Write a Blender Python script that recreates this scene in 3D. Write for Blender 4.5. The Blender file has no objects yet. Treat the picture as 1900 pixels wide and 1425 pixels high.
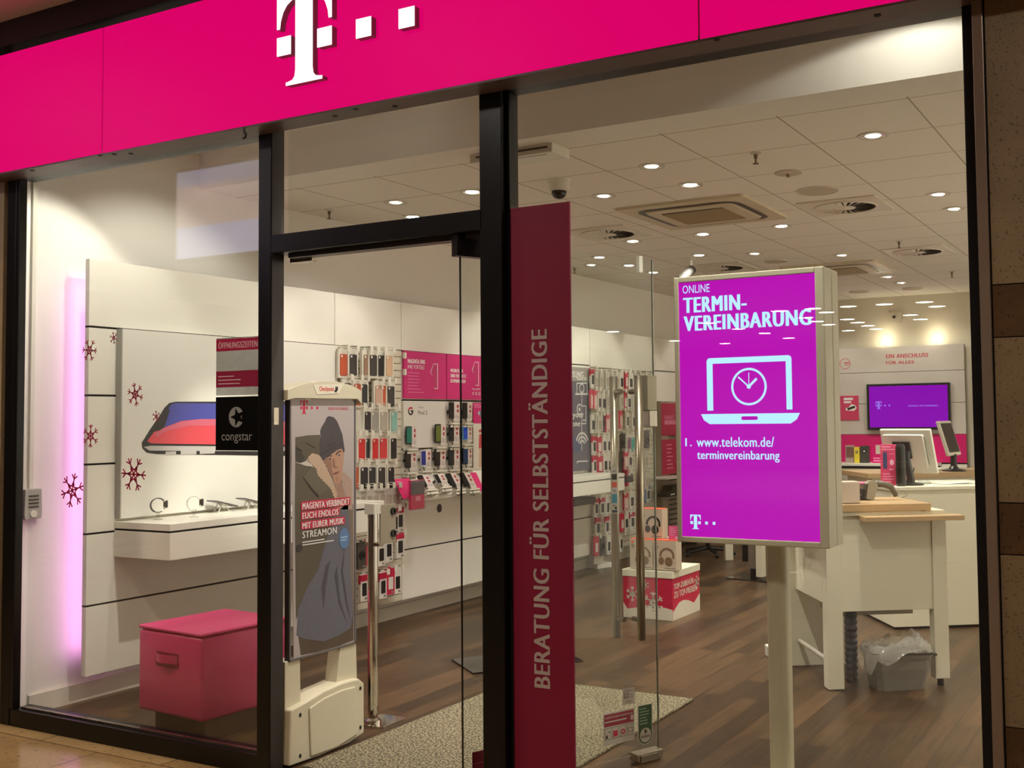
import bpy, math, random
from mathutils import Vector, Matrix
from mathutils.geometry import tessellate_polygon
random.seed(7)
S = bpy.context.scene
COL = S.collection
# ------------------------------------------------------------------ camera
FPX, CXP, CYP = 2004.6, 1107.87, 679.22
YAW, PIT, ROL = (math.radians(a) for a in (28.3223, 2.7767, -0.665))
CAM = Vector((0, -3.72, 1.632))
_F = Vector((-math.sin(YAW)*math.cos(PIT), math.cos(YAW)*math.cos(PIT), math.sin(PIT)))
_r0 = Vector((math.cos(YAW), math.sin(YAW), 0)); _u0 = _r0.cross(_F)
_R = _r0*math.cos(ROL) + _u0*math.sin(ROL); _U = -_r0*math.sin(ROL) + _u0*math.cos(ROL)
cd = bpy.data.cameras.new('camera'); cam = bpy.data.objects.new('camera', cd); COL.objects.link(cam)
cam.matrix_world = Matrix(((_R.x, _U.x, -_F.x, CAM.x), (_R.y, _U.y, -_F.y, CAM.y), (_R.z, _U.z, -_F.z, CAM.z), (0, 0, 0, 1)))
cd.sensor_width = 36; cd.lens = FPX*36/1900; cd.shift_x = -(CXP-950)/1900; cd.shift_y = (CYP-712.5)/1900
cd.clip_start = .05; cd.clip_end = 100
S.camera = cam
# ------------------------------------------------------------------ world, exposure
S.view_settings.view_transform = 'Standard'; S.view_settings.look = 'None'
S.view_settings.exposure = .1; S.view_settings.gamma = 1; S.view_settings.use_curve_mapping = False
wd = bpy.data.worlds.new('world'); S.world = wd; wd.use_nodes = True
wd.node_tree.nodes['Background'].inputs[0].default_value = (1, .8, .6, 1)
wd.node_tree.nodes['Background'].inputs[1].default_value = .02
S.cycles.use_denoising = True
S.cycles.max_bounces = 10; S.cycles.transparent_max_bounces = 16; S.cycles.diffuse_bounces = 8; S.cycles.glossy_bounces = 4
S.cycles.sample_clamp_indirect = 4
WARM = (1, .94, .825)
LAMP_W, WALL_W, ZONE_W, MALL_W = 114, 37, 95, 135

def hit(px, py, axis, val):
    """the point where the sight line through a photo pixel meets a real plane of the place"""
    d = _F + _R*((px-CXP)/FPX) - _U*((py-CYP)/FPX)
    return CAM + d*((val-CAM[axis])/d[axis])

def lin(h):
    if isinstance(h, str):
        h = h.lstrip('#'); c = [int(h[i:i+2], 16)/255 for i in (0, 2, 4)]
    else: c = [v/255 for v in h]
    return tuple((v/12.92 if v <= .04045 else ((v+.055)/1.055)**2.4) for v in c) + (1,)

# ------------------------------------------------------------------ materials
MATS = {}
def M(name, color, rough=.5, metal=0, emit=0, bump=0, bscale=200, var=0, vscale=8, spec=.5, coat=0):
    if name in MATS: return MATS[name]
    m = bpy.data.materials.new(name); m.use_nodes = True; MATS[name] = m
    nt = m.node_tree; b = nt.nodes['Principled BSDF']; c = lin(color)
    b.inputs['Base Color'].default_value = c; b.inputs['Metallic'].default_value = metal
    b.inputs['Specular IOR Level'].default_value = spec; b.inputs['Coat Weight'].default_value = coat
    tc = nt.nodes.new('ShaderNodeTexCoord'); nz = nt.nodes.new('ShaderNodeTexNoise')
    nz.inputs['Scale'].default_value = vscale; nz.inputs['Detail'].default_value = 3
    nt.links.new(tc.outputs['Object'], nz.inputs['Vector'])
    mr = nt.nodes.new('ShaderNodeMapRange'); nt.links.new(nz.outputs['Fac'], mr.inputs['Value'])
    mr.inputs['To Min'].default_value = max(0, rough-.05); mr.inputs['To Max'].default_value = min(1, rough+.05)
    nt.links.new(mr.outputs['Result'], b.inputs['Roughness'])
    if var:
        mx = nt.nodes.new('ShaderNodeMix'); mx.data_type = 'RGBA'
        mx.inputs['A'].default_value = tuple(v*(1-var) for v in c[:3]) + (1,)
        mx.inputs['B'].default_value = tuple(min(1, v*(1+var)) for v in c[:3]) + (1,)
        nt.links.new(nz.outputs['Fac'], mx.inputs['Factor']); nt.links.new(mx.outputs['Result'], b.inputs['Base Color'])
    if emit:
        b.inputs['Emission Color'].default_value = c; b.inputs['Emission Strength'].default_value = emit
        b.inputs['Base Color'].default_value = tuple(v*.06 for v in c[:3]) + (1,)
    if bump:
        n2 = nt.nodes.new('ShaderNodeTexNoise'); n2.inputs['Scale'].default_value = bscale
        nt.links.new(tc.outputs['Object'], n2.inputs['Vector'])
        bp = nt.nodes.new('ShaderNodeBump'); bp.inputs['Strength'].default_value = bump; bp.inputs['Distance'].default_value = .002
        nt.links.new(n2.outputs['Fac'], bp.inputs['Height']); nt.links.new(bp.outputs['Normal'], b.inputs['Normal'])
    return m

def glass_mat(name, tint=(.97, .985, .97), ior=1.45, boost=1.0):
    m = bpy.data.materials.new(name); m.use_nodes = True; nt = m.node_tree; nt.nodes.clear()
    o = nt.nodes.new('ShaderNodeOutputMaterial'); mx = nt.nodes.new('ShaderNodeMixShader')
    t = nt.nodes.new('ShaderNodeBsdfTransparent'); g = nt.nodes.new('ShaderNodeBsdfGlossy'); f = nt.nodes.new('ShaderNodeFresnel')
    t.inputs[0].default_value = tint + (1,); g.inputs['Roughness'].default_value = 0; g.inputs['Color'].default_value = (boost,)*3 + (1,)
    ge = nt.nodes.new('ShaderNodeNewGeometry'); mr = nt.nodes.new('ShaderNodeMapRange')   # same reflectance on the way in and out of the pane
    mr.inputs['To Min'].default_value = ior; mr.inputs['To Max'].default_value = 1/ior
    nt.links.new(ge.outputs['Backfacing'], mr.inputs['Value']); nt.links.new(mr.outputs['Result'], f.inputs['IOR'])
    nt.links.new(f.outputs[0], mx.inputs[0]); nt.links.new(t.outputs[0], mx.inputs[1]); nt.links.new(g.outputs[0], mx.inputs[2])
    nt.links.new(mx.outputs[0], o.inputs[0]); MATS[name] = m
    return m
GLASS = glass_mat('window glass')
CLEAR = glass_mat('clear plastic', (.93, .93, .92), 1.3)

def film_mat(name, color, alpha):
    m = bpy.data.materials.new(name); m.use_nodes = True; nt = m.node_tree; b = nt.nodes['Principled BSDF']
    b.inputs['Base Color'].default_value = lin(color); b.inputs['Alpha'].default_value = alpha; b.inputs['Roughness'].default_value = .15
    n = nt.nodes.new('ShaderNodeTexNoise'); n.inputs['Scale'].default_value = 9
    mr = nt.nodes.new('ShaderNodeMapRange'); mr.inputs['To Min'].default_value = alpha-.06; mr.inputs['To Max'].default_value = min(1, alpha+.06)
    nt.links.new(n.outputs['Fac'], mr.inputs['Value']); nt.links.new(mr.outputs['Result'], b.inputs['Alpha'])
    MATS[name] = m; return m

def brick_mat(name, c1, c2, cm, bw, rh, mortar, offset=.5, rough=.4, loc=(0, 0, 0), rotz=0, grain=None, bump=.1, freq=2, plane='xy', spots=None, spec=.5):
    m = bpy.data.materials.new(name); m.use_nodes = True; nt = m.node_tree; b = nt.nodes['Principled BSDF']; L = nt.links.new; N = nt.nodes.new
    tc = N('ShaderNodeTexCoord'); mp = N('ShaderNodeMapping'); mp.inputs['Location'].default_value = loc; mp.inputs['Rotation'].default_value = (0, 0, rotz)
    if plane == 'xz':
        sx = N('ShaderNodeSeparateXYZ'); cx = N('ShaderNodeCombineXYZ'); ad = N('ShaderNodeMath')
        L(tc.outputs['Object'], sx.inputs[0]); L(sx.outputs['X'], ad.inputs[0]); L(sx.outputs['Y'], ad.inputs[1])
        L(ad.outputs[0], cx.inputs['X']); L(sx.outputs['Z'], cx.inputs['Y']); L(cx.outputs[0], mp.inputs['Vector'])
    else: L(tc.outputs['Object'], mp.inputs['Vector'])
    br = N('ShaderNodeTexBrick'); br.offset = offset; br.offset_frequency = freq; br.squash = 1
    for k, v in (('Color1', lin(c1)), ('Color2', lin(c2)), ('Mortar', lin(cm)), ('Scale', 1), ('Mortar Size', mortar), ('Mortar Smooth', .1), ('Brick Width', bw), ('Row Height', rh)): br.inputs[k].default_value = v
    L(mp.outputs[0], br.inputs['Vector']); col = br.outputs['Color']
    if grain:
        nz = N('ShaderNodeTexNoise'); m2 = N('ShaderNodeMapping'); m2.inputs['Scale'].default_value = grain[1]; m2.inputs['Rotation'].default_value = (0, 0, rotz)
        L(tc.outputs['Object'], m2.inputs['Vector']); L(m2.outputs[0], nz.inputs['Vector']); nz.inputs['Scale'].default_value = grain[2]; nz.inputs['Detail'].default_value = 6
        rp = N('ShaderNodeValToRGB'); rp.color_ramp.elements[0].position = .3; rp.color_ramp.elements[1].position = .7
        lo = 1-grain[0]; rp.color_ramp.elements[0].color = (lo, lo, lo, 1)
        L(nz.outputs['Fac'], rp.inputs[0]); mx = N('ShaderNodeMix'); mx.data_type = 'RGBA'; mx.blend_type = 'MULTIPLY'; mx.inputs['Factor'].default_value = 1
        L(col, mx.inputs['A']); L(rp.outputs['Color'], mx.inputs['B']); col = mx.outputs['Result']
        L(rp.outputs['Color'], b.inputs['Base Color'])
    if spots:
        vo = N('ShaderNodeTexNoise'); vo.inputs['Scale'].default_value = spots[0]; vo.inputs['Detail'].default_value = 4; L(tc.outputs['Object'], vo.inputs['Vector'])
        r2 = N('ShaderNodeValToRGB'); r2.color_ramp.elements[0].position = spots[1]; r2.color_ramp.elements[1].position = spots[1]+.05
        k = spots[2]; r2.color_ramp.elements[0].color = (k, k, k, 1); L(vo.outputs['Fac'], r2.inputs[0])
        mx = N('ShaderNodeMix'); mx.data_type = 'RGBA'; mx.blend_type = 'MULTIPLY'; mx.inputs['Factor'].default_value = 1
        L(col, mx.inputs['A']); L(r2.outputs['Color'], mx.inputs['B']); col = mx.outputs['Result']
    L(col, b.inputs['Base Color']); b.inputs['Roughness'].default_value = rough; b.inputs['Specular IOR Level'].default_value = spec
    if bump:
        bp = N('ShaderNodeBump'); bp.inputs['Strength'].default_value = bump; bp.inputs['Distance'].default_value = .003; bp.invert = True
        L(br.outputs['Fac'], bp.inputs['Height']); L(bp.outputs['Normal'], b.inputs['Normal'])
    MATS[name] = m; return m

def speckle_mat(name, c1, c2, scale, rough=.95):
    m = M(name, c1, rough); nt = m.node_tree; b = nt.nodes['Principled BSDF']; L = nt.links.new
    n = nt.nodes.new('ShaderNodeTexNoise'); n.inputs['Scale'].default_value = scale; n.inputs['Detail'].default_value = 2
    tc = nt.nodes.new('ShaderNodeTexCoord'); L(tc.outputs['Object'], n.inputs['Vector'])
    r = nt.nodes.new('ShaderNodeValToRGB'); r.color_ramp.elements[0].position = .42; r.color_ramp.elements[1].position = .56
    r.color_ramp.elements[0].color = lin(c1); r.color_ramp.elements[1].color = lin(c2)
    L(n.outputs['Fac'], r.inputs[0]); L(r.outputs[0], b.inputs['Base Color']); return m

WHITE = M('white painted wall', (238, 234, 226), .6, bump=.05, bscale=300)
PANEL = M('white gloss panel', (236, 232, 222), .22, var=.01)
GREYW = M('warm grey wall', (205, 198, 180), .7, bump=.05)
BLACK = M('black powder coated metal', (13, 11, 11), .35, spec=.35)
DARKG = M('dark grey metal', (62, 58, 54), .4, .3)
STEEL = M('brushed steel', (176, 168, 155), .28, 1, bump=.04, bscale=400)
CHROME = M('chrome', (225, 222, 215), .08, 1)
PLASTW = M('white plastic', (228, 225, 212), .4)
PLASTG = M('grey plastic', (168, 166, 158), .45)
PLASTB = M('black plastic', (20, 20, 22), .35)
MAG = M('magenta board', (200, 28, 112), .45)
MAGD = M('dark magenta film', (150, 12, 62), .6)
PINK = M('bright pink board', (226, 40, 120), .4)
RED = M('red packaging', (190, 24, 60), .4)
TXTW = M('white print', (240, 238, 235), .5)
TXTR = M('red print', (196, 26, 70), .5)
TXTK = M('black print', (28, 26, 28), .5)
TXTG = M('grey print', (130, 126, 124), .5)
SILV = M('silver film lettering', (205, 192, 190), .4)
SLAT = M('slatwall board', (214, 208, 188), .5)
SLATD = M('slat groove', (120, 106, 90), .8)
GROOVE = M('dark joint', (38, 32, 30), .8)
CREAM = M('cream desk laminate', (228, 222, 200), .45, var=.01)
WOOD = M('oak desk top', (182, 152, 112), .4, var=.18, vscale=14)
def wood_grain(m):
    nt = m.node_tree; nz = [n for n in nt.nodes if n.type == 'TEX_NOISE'][0]; tc = [n for n in nt.nodes if n.type == 'TEX_COORD'][0]
    mp = nt.nodes.new('ShaderNodeMapping'); mp.inputs['Scale'].default_value = (.4, 6, 6)
    nt.links.new(tc.outputs['Object'], mp.inputs['Vector']); nt.links.new(mp.outputs[0], nz.inputs['Vector'])
wood_grain(WOOD)
LAMPE = M('lamp lens', (255, 248, 232), .4, emit=14)
LED = M('pink light strip', (255, 168, 250), .4, emit=13)
BULB = M('bright bulb', (255, 236, 200), .4, emit=25)

# ------------------------------------------------------------------ mesh building
class MB:
    def __init__(s): s.v = []; s.f = []; s.m = []
    def add(s, vs, fs, m=0):
        o = len(s.v); s.v += [tuple(v) for v in vs]; s.f += [tuple(i+o for i in f) for f in fs]; s.m += [m]*len(fs); return s
    def box(s, a0, a1, b0, b1, c0, c1, m=0):
        a0, a1 = sorted((a0, a1)); b0, b1 = sorted((b0, b1)); c0, c1 = sorted((c0, c1))
        vs = [(a, b, c) for c in (c0, c1) for b in (b0, b1) for a in (a0, a1)]
        return s.add(vs, [(0, 2, 3, 1), (4, 5, 7, 6), (0, 1, 5, 4), (2, 6, 7, 3), (0, 4, 6, 2), (1, 3, 7, 5)], m)
    def prism(s, pts, c0, c1, m=0):
        n = len(pts); ar = sum(pts[i][0]*pts[(i+1) % n][1]-pts[(i+1) % n][0]*pts[i][1] for i in range(n))
        if ar < 0: pts = pts[::-1]
        c0, c1 = sorted((c0, c1))
        vs = [(p[0], p[1], c0) for p in pts] + [(p[0], p[1], c1) for p in pts]
        tris = tessellate_polygon([[Vector((p[0], p[1], 0)) for p in pts]]); fs = []
        for t in tris:
            a, b, c = (pts[i] for i in t)
            if (b[0]-a[0])*(c[1]-a[1])-(b[1]-a[1])*(c[0]-a[0]) < 0: t = (t[0], t[2], t[1])
            fs += [tuple(i+n for i in t), (t[0], t[2], t[1])]
        fs += [(i, (i+1) % n, (i+1) % n+n, i+n) for i in range(n)]
        return s.add(vs, fs, m)
    def rrect(s, a0, a1, b0, b1, r, c0, c1, m=0, n=5):
        return s.prism(rr(a0, a1, b0, b1, r, n), c0, c1, m)
    def disc(s, a, b, ra, rb, c0, c1, m=0, n=24):
        return s.prism([(a+ra*math.cos(t*2*math.pi/n), b+rb*math.sin(t*2*math.pi/n)) for t in range(n)], c0, c1, m)
    def ring(s, a, b, r0, r1, c0, c1, m=0, n=28, t0=0, t1=2*math.pi):
        full = abs(t1-t0-2*math.pi) < 1e-6; k = n if full else n+1; vs = []
        for i in range(k):
            t = t0+(t1-t0)*i/n; ct, st = math.cos(t), math.sin(t)
            vs += [(a+r*ct, b+r*st, c) for r in (r0, r1) for c in (c0, c1)]
        fs = []
        for i in range(n):
            p = 4*i; q = 4*((i+1) % k)
            fs += [(p, p+1, q+1, q), (p+3, p+2, q+2, q+3), (p+1, p+3, q+3, q+1), (p+2, p, q, q+2)]
        if not full: fs += [(0, 2, 3, 1), (4*n, 4*n+1, 4*n+3, 4*n+2)]
        return s.add(vs, fs, m)
    def lathe(s, prof, o=(0, 0, 0), ax=2, m=0, n=20):
        vs = []; P = len(prof)
        for i in range(n):
            t = 2*math.pi*i/n
            for r, h in prof:
                p = [r*math.cos(t), r*math.sin(t), h]
                if ax == 0: p = [p[2], p[0], p[1]]
                if ax == 1: p = [p[1], p[2], p[0]]
                vs.append((p[0]+o[0], p[1]+o[1], p[2]+o[2]))
        fs = [(i*P+j, ((i+1) % n)*P+j, ((i+1) % n)*P+j+1, i*P+j+1) for i in range(n) for j in range(P-1)]
        if prof[0][0] > 1e-6: fs.append(tuple(i*P for i in range(n))[::-1])
        if prof[-1][0] > 1e-6: fs.append(tuple(i*P+P-1 for i in range(n)))
        return s.add(vs, fs, m)
    def tube(s, pts, r, n=8, m=0, caps=True):
        pts = [Vector(p) for p in pts]; vs = []; up = None
        for i, p in enumerate(pts):
            d = (pts[min(i+1, len(pts)-1)]-pts[max(i-1, 0)]).normalized()
            if up is None: up = Vector((0, 0, 1)) if abs(d.z) < .9 else Vector((1, 0, 0))
            x = d.cross(up).normalized(); up = x.cross(d).normalized()
            rad = r[i] if isinstance(r, (list, tuple)) else r
            vs += [tuple(p+x*rad*math.cos(2*math.pi*k/n)+up*rad*math.sin(2*math.pi*k/n)) for k in range(n)]
        fs = [(i*n+k, i*n+(k+1) % n, (i+1)*n+(k+1) % n, (i+1)*n+k) for i in range(len(pts)-1) for k in range(n)]
        if caps: fs += [tuple(range(n))[::-1], tuple((len(pts)-1)*n+k for k in range(n))]
        return s.add(vs, fs, m)
    def bar2(s, p, q, w, c0, c1, m=0):
        d = Vector((q[0]-p[0], q[1]-p[1])); L = d.length; d /= L; nx, ny = -d.y*w/2, d.x*w/2
        return s.prism([(p[0]+nx, p[1]+ny), (p[0]-nx, p[1]-ny), (q[0]-nx, q[1]-ny), (q[0]+nx, q[1]+ny)], c0, c1, m)
    def xf(s, mat):
        s.v = [tuple(mat @ Vector(v)) for v in s.v]; return s
def rr(a0, a1, b0, b1, r, n=5):
    pts = []
    for cx, cy, t in ((a1-r, b0+r, -90), (a1-r, b1-r, 0), (a0+r, b1-r, 90), (a0+r, b0+r, 180)):
        for i in range(n+1):
            t2 = math.radians(t+90*i/n); pts.append((cx+r*math.cos(t2), cy+r*math.sin(t2)))
    return pts
def B(*a): return MB().box(*a)

def frame(o, a, b=(0, 0, 1)):
    a = Vector(a).normalized(); b = Vector(b).normalized(); n = a.cross(b)
    return Matrix(((a.x, b.x, n.x, o[0]), (a.y, b.y, n.y, o[1]), (a.z, b.z, n.z, o[2]), (0, 0, 0, 1)))
ID = Matrix.Identity(4)
PX = -5.56
LW = frame((PX, 0, 0), (0, 1, 0))            # left wall panel plane
FW = frame((0, 0, 0), (1, 0, 0))             # shop front
BW = frame((0, 10.5, 0), (1, 0, 0))          # back wall panel plane
def inv(fr, p): return fr.inverted() @ Vector(p)
def lw(px, py, d=0): p = hit(px, py, 0, PX+d); return p.y, p.z
def fw(px, py, y=0): p = hit(px, py, 1, y); return p.x, p.z

def link(name, me, mats, parent=None, fr=None, bevel=0, smooth=False):
    o = bpy.data.objects.new(name, me); COL.objects.link(o)
    for m in (mats if isinstance(mats, (list, tuple)) else [mats]):
        if len(me.materials) < (len(mats) if isinstance(mats, (list, tuple)) else 1): me.materials.append(m)
    if parent: o.parent = parent
    if fr is not None: o.matrix_local = fr if parent else ID; 
    if fr is not None and not parent: o.matrix_world = fr
    if bevel:
        b = o.modifiers.new('edge', 'BEVEL'); b.width = bevel; b.segments = 2; b.limit_method = 'ANGLE'; b.angle_limit = math.radians(40)
    if smooth:
        for p in me.polygons: p.use_smooth = True
    return o
def mesh(name, mb):
    me = bpy.data.meshes.new(name); me.from_pydata(mb.v, [], mb.f); me.update()
    for p, i in zip(me.polygons, mb.m): p.material_index = i
    return me
def part(parent, name, mb, mats, bevel=0, smooth=False, label=None, fr=None):
    o = link(name, mesh(name, mb), mats, parent, fr, bevel, smooth)
    if label: o['label'] = label
    return o
def props(o, label=None, cat=None, group=None, kind=None):
    for k, v in (('label', label), ('category', cat), ('group', group), ('kind', kind)):
        if v: o[k] = v
    return o
def thing(name, label, cat, fr=ID, group=None, kind=None):
    o = bpy.data.objects.new(name, None); COL.objects.link(o); o.matrix_world = fr; o.empty_display_size = .05
    return props(o, label, cat, group, kind)
def solo(name, label, cat, mb, mats, fr=ID, group=None, bevel=0, smooth=False, kind=None):
    return props(link(name, mesh(name, mb), mats, None, fr, bevel, smooth), label, cat, group, kind)
def struct(name, mb, mats, parent=None, bevel=0):
    o = link(name, mesh(name, mb), mats, parent, None, bevel)
    if not parent: o['kind'] = 'structure'
    return o
def dup(root, fr, label=None, group=None):
    r = root.copy(); COL.objects.link(r); r.matrix_world = fr
    if label: r['label'] = label
    if group: r['group'] = group
    for c in list(root.children):
        k = c.copy(); COL.objects.link(k); k.parent = r
        for g in c.children:
            q = g.copy(); COL.objects.link(q); q.parent = k
    return r

_tc = {}
def text_mb(s, bold=0, res=3):
    key = (s, bold, res)
    if key not in _tc:
        cu = bpy.data.curves.new('t', 'FONT'); cu.body = s; cu.resolution_u = res; cu.space_character = 1+min(.2, bold*6); cu.fill_mode = 'FRONT'
        o = bpy.data.objects.new('t', cu); COL.objects.link(o); bpy.context.view_layer.update()
        me = bpy.data.meshes.new_from_object(o.evaluated_get(bpy.context.evaluated_depsgraph_get()))
        _tc[key] = ([tuple(v.co) for v in me.vertices], [tuple(p.vertices) for p in me.polygons])
        bpy.data.objects.remove(o); bpy.data.curves.remove(cu); bpy.data.meshes.remove(me)
    return _tc[key]
def text_into(mb, s, a0, a1, b0, b1, w, bold=0, rot=False, m=0):
    vs, fs = text_mb(s, bold)
    if not vs: return mb
    x0 = min(v[0] for v in vs); x1 = max(v[0] for v in vs); y0 = min(v[1] for v in vs); y1 = max(v[1] for v in vs)
    hgt = (a1-a0) if rot else (b1-b0); sh = min(.06, bold*2.6)*hgt          # heavier strokes: the letters laid over themselves a hair apart
    for k in ((-1, 0, 1) if bold else (0,)):
        out = []
        for v in vs:
            x = (v[0]-x0)/(x1-x0); y = (v[1]-y0)/(y1-y0)
            if rot: out.append((a0+(a1-a0)*(1-y), b0+sh+(b1-b0-2*sh)*x+k*sh, w+k*.00002))
            else: out.append((a0+sh+(a1-a0-2*sh)*x+k*sh, b0+(b1-b0)*y, w+k*.00002))
        mb.add(out, fs, m)
    return mb
def text(parent, s, a0, a1, b0, b1, w, mat, bold=0, rot=False, name='lettering', fr=None):
    return part(parent, name, text_into(MB(), s, a0, a1, b0, b1, w, bold, rot), mat, fr=fr)
def lines_into(mb, a0, a1, b0, b1, n, w, m=0, fill=.45, seed=1):
    rnd = random.Random(seed); h = (b1-b0)/n
    for i in range(n):
        L = a0+(a1-a0)*rnd.uniform(.6, 1); y = b1-h*(i+1)
        mb.box(a0, L, y+h*(1-fill)/2, y+h*(1+fill)/2, w, w+.0006, m)
    return mb

TPOLY = [(0, 1.28), (1, 1.28), (1, .82), (.95, .82), (.935, .93), (.89, 1.05), (.82, 1.14), (.73, 1.195), (.655, 1.205), (.655, .2), (.67, .11), (.71, .065), (.8, .045), (.83, .045), (.83, 0),
         (.17, 0), (.17, .045), (.2, .045), (.29, .065), (.33, .11), (.345, .2), (.345, 1.205), (.27, 1.195), (.18, 1.14), (.11, 1.05), (.065, .93), (.05, .82), (0, .82)]
def tlogo(mb, a0, b0, wid, w0, w1, m=0, dots=2):
    mb.prism([(a0+x*wid, b0+y*wid) for x, y in TPOLY], w0, w1, m)
    for x in [0, .745]+[1.43+.72*i for i in range(dots)]: mb.box(a0+x*wid, a0+(x+.255)*wid, b0+.44*wid, b0+.70*wid, w0, w1, m)
    return mb
def flake(r, w0, w1, wd=.085):
    mb = MB(); st = [(r*(.5 if k % 2 == 0 else .24)*math.cos(math.pi/2+k*math.pi/6), r*(.5 if k % 2 == 0 else .24)*math.sin(math.pi/2+k*math.pi/6)) for k in range(12)]
    for k in range(12): mb.bar2(st[k], st[(k+1) % 12], r*wd, w0, w1)
    for k in range(6):
        t = math.pi/2+k*math.pi/3; c, s = math.cos(t), math.sin(t)
        P = lambda a, b: (r*(a*c-b*s), r*(a*s+b*c))
        mb.bar2(P(.0, 0), P(1, 0), r*wd, w0, w1)
        for sg in (-1, 1): mb.bar2(P(.66, 0), P(.9, sg*.24), r*wd*.9, w0, w1)
    return mb

def spot(name, loc, aim, power, size=75, blend=.5, radius=.035, color=WARM, parent=None):
    ld = bpy.data.lights.new(name, 'SPOT'); ld.energy = power; ld.spot_size = math.radians(size); ld.spot_blend = blend; ld.shadow_soft_size = radius; ld.color = color
    o = bpy.data.objects.new(name, ld); COL.objects.link(o)
    d = (Vector(aim)-Vector(loc)).normalized(); o.rotation_mode = 'QUATERNION'; o.rotation_quaternion = d.to_track_quat('-Z', 'Y')
    o.location = loc
    if parent: o.parent = parent; o.location = Vector(loc)-parent.matrix_world.translation
    return o
# ================================================================== SETTING
FLOORM = brick_mat('wood plank floor', '#634a32', '#39291b', '#1e140c', 1.1, .12, .002, .37, .36, rotz=math.pi/2, grain=(.5, (9, .6, 1), 5), bump=.05, spec=.3)
MALLF = brick_mat('travertine floor tiles', '#c9aa7c', '#b6976a', '#6f5a40', .9, .6, .004, .5, .16, loc=(.3, .1, 0), grain=(.25, (1, 1, 1), 3), bump=.05, spots=(30, .36, .7))
STONE = brick_mat('pale travertine', '#a08b6a', '#957f60', '#2a2018', 3, 3, 0, 0, .55, grain=(.2, (1, 1, 1), 7), bump=0, plane='xz', spots=(120, .34, .5))
STONED = brick_mat('brown travertine', '#6e4f2e', '#604527', '#2a2018', 3, 3, 0, 0, .5, grain=(.35, (1, 1, 1), 9), bump=0, plane='xz', spots=(80, .34, .45))
CEILM = brick_mat('ceiling tiles', '#f2ece2', '#f0eae0', '#a89c8c', .668, .617, .005, 0, .85, loc=(1.13+.668*9, -1.64+.617*3, 0), bump=.25)
MALLC = M('mall ceiling plaster', (206, 190, 170), .7)

def rect(x0, x1, y0, y1, z0, z1, m=0): return MB().box(x0, x1, y0, y1, z0, z1, m)
struct('floor', rect(-5.72, .6, .05, 10.75, -.1, .02), FLOORM)
struct('floor', rect(-16, 9, -30, .05, -.14, 0), MALLF)
struct('ceiling', rect(-5.72, .6, 1.60, 10.6, 3.19, 3.24), CEILM)
struct('trim_1', rect(-5.72, .6, 1.32, 1.60, 3.188, 3.56), WHITE)            # plaster bulkhead behind the window zone
struct('ceiling', rect(-5.72, .6, .14, 1.32, 3.56, 3.62), WHITE)
struct('wall_left', rect(-5.86, -5.72, .02, 10.75, -.1, 3.7), WHITE)
struct('wall_back', rect(-5.72, .6, 10.6, 10.75, -.1, 3.6), GREYW)
struct('wall_right', rect(.6, .7, .02, 10.75, -.1, 3.7), WHITE)
struct('ceiling', rect(-16, 9, -30, -.02, 3.86, 4.0), MALLC)
struct('wall_far', rect(-16, 9, -30.2, -30, 0, 4), GREYW)
struct('trim_2', rect(-14, 9, -.1, 0, 3.72, 3.86), BLACK)                    # dark gap above the fascia
struct('baseboard_left', rect(-5.72, -5.70, .14, 10.6, .02, .125).box(-5.722, -5.716, .14, 10.6, .125, .132), M('baseboard white', (218, 212, 198), .4))
zs = [hit(1870, p, 1, -.02).z for p in (527, 625, 933, 1029, 1349)]
st = MB(); zb = [0]+zs[::-1]+[3.9]
for i in range(6): st.box(-.526, 2.5, -.02, .35, zb[i]+(.002 if i else 0), zb[i+1]-.002, 1 if i in (0, 2, 4) else 0)
st.box(-.53, 2.5, -.014, .3, 0, 3.9, 2)
struct('wall_pillar', st, [STONE, STONED, GROOVE])
struct('wall_front', rect(-14, -5.76, -.01, .3, 0, 3.9), STONE)

# ---- shop front frames and glass
def pane(parent, x0, x1, z0, z1, y): return part(parent, 'glass', B(x0, x1, y, y+.01, z0, z1), GLASS)
w1 = thing('window_1', None, None, kind='structure')
part(w1, 'window_frame', rect(-5.745, -5.668, 0, .05, 0, 3.06).box(-5.668, -5.636, .0, .045, .09, 3.06).box(-5.66, -3.82, 0, .12, 0, .09).box(-5.66, -3.82, 0, .1, 3.0, 3.06), BLACK, .003)
part(w1, 'sill_bead', rect(-5.615, -3.82, .035, .055, .09, .1), STEEL)
part(w1, 'mullion', rect(-3.822, -3.742, 0, .085, 0, 3.06), BLACK, .003)
part(w1, 'mullion_return', rect(-3.742, -3.739, .005, .083, 0, 3.06), M('charcoal frame side', (46, 41, 39), .45), .001)
pane(w1, -5.62, -3.82, .09, 3.02, .06)
d1 = thing('door_1', None, None, kind='structure')
part(d1, 'transom', rect(-3.742, -2.545, 0, .13, 2.425, 2.512), BLACK, .003)
part(d1, 'door_track', rect(-3.68, -2.56, .05, .11, 2.405, 2.428), DARKG)
pane(d1, -3.70, -2.545, 2.51, 3.02, .07)
part(d1, 'door_post', rect(-2.555, -2.445, 0, .13, 0, 3.06), BLACK, .003)
part(d1, 'strike', rect(-3.744, -3.738, .02, .05, 1.62, 1.70), STEEL)
part(d1, 'soft_close_bracket', rect(-3.72, -3.58, .1, .14, 2.39, 2.425), STEEL, .003)
w2 = thing('window_2', None, None, kind='structure')
part(w2, 'window_frame', rect(-.602, -.566, 0, .12, 0, 3.06).box(-2.445, -.602, 0, .12, 0, .09).box(-2.445, -.602, 0, .1, 3.0, 3.06).box(-2.445, -2.425, .03, .1, .09, 3.0), BLACK, .003)
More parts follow.
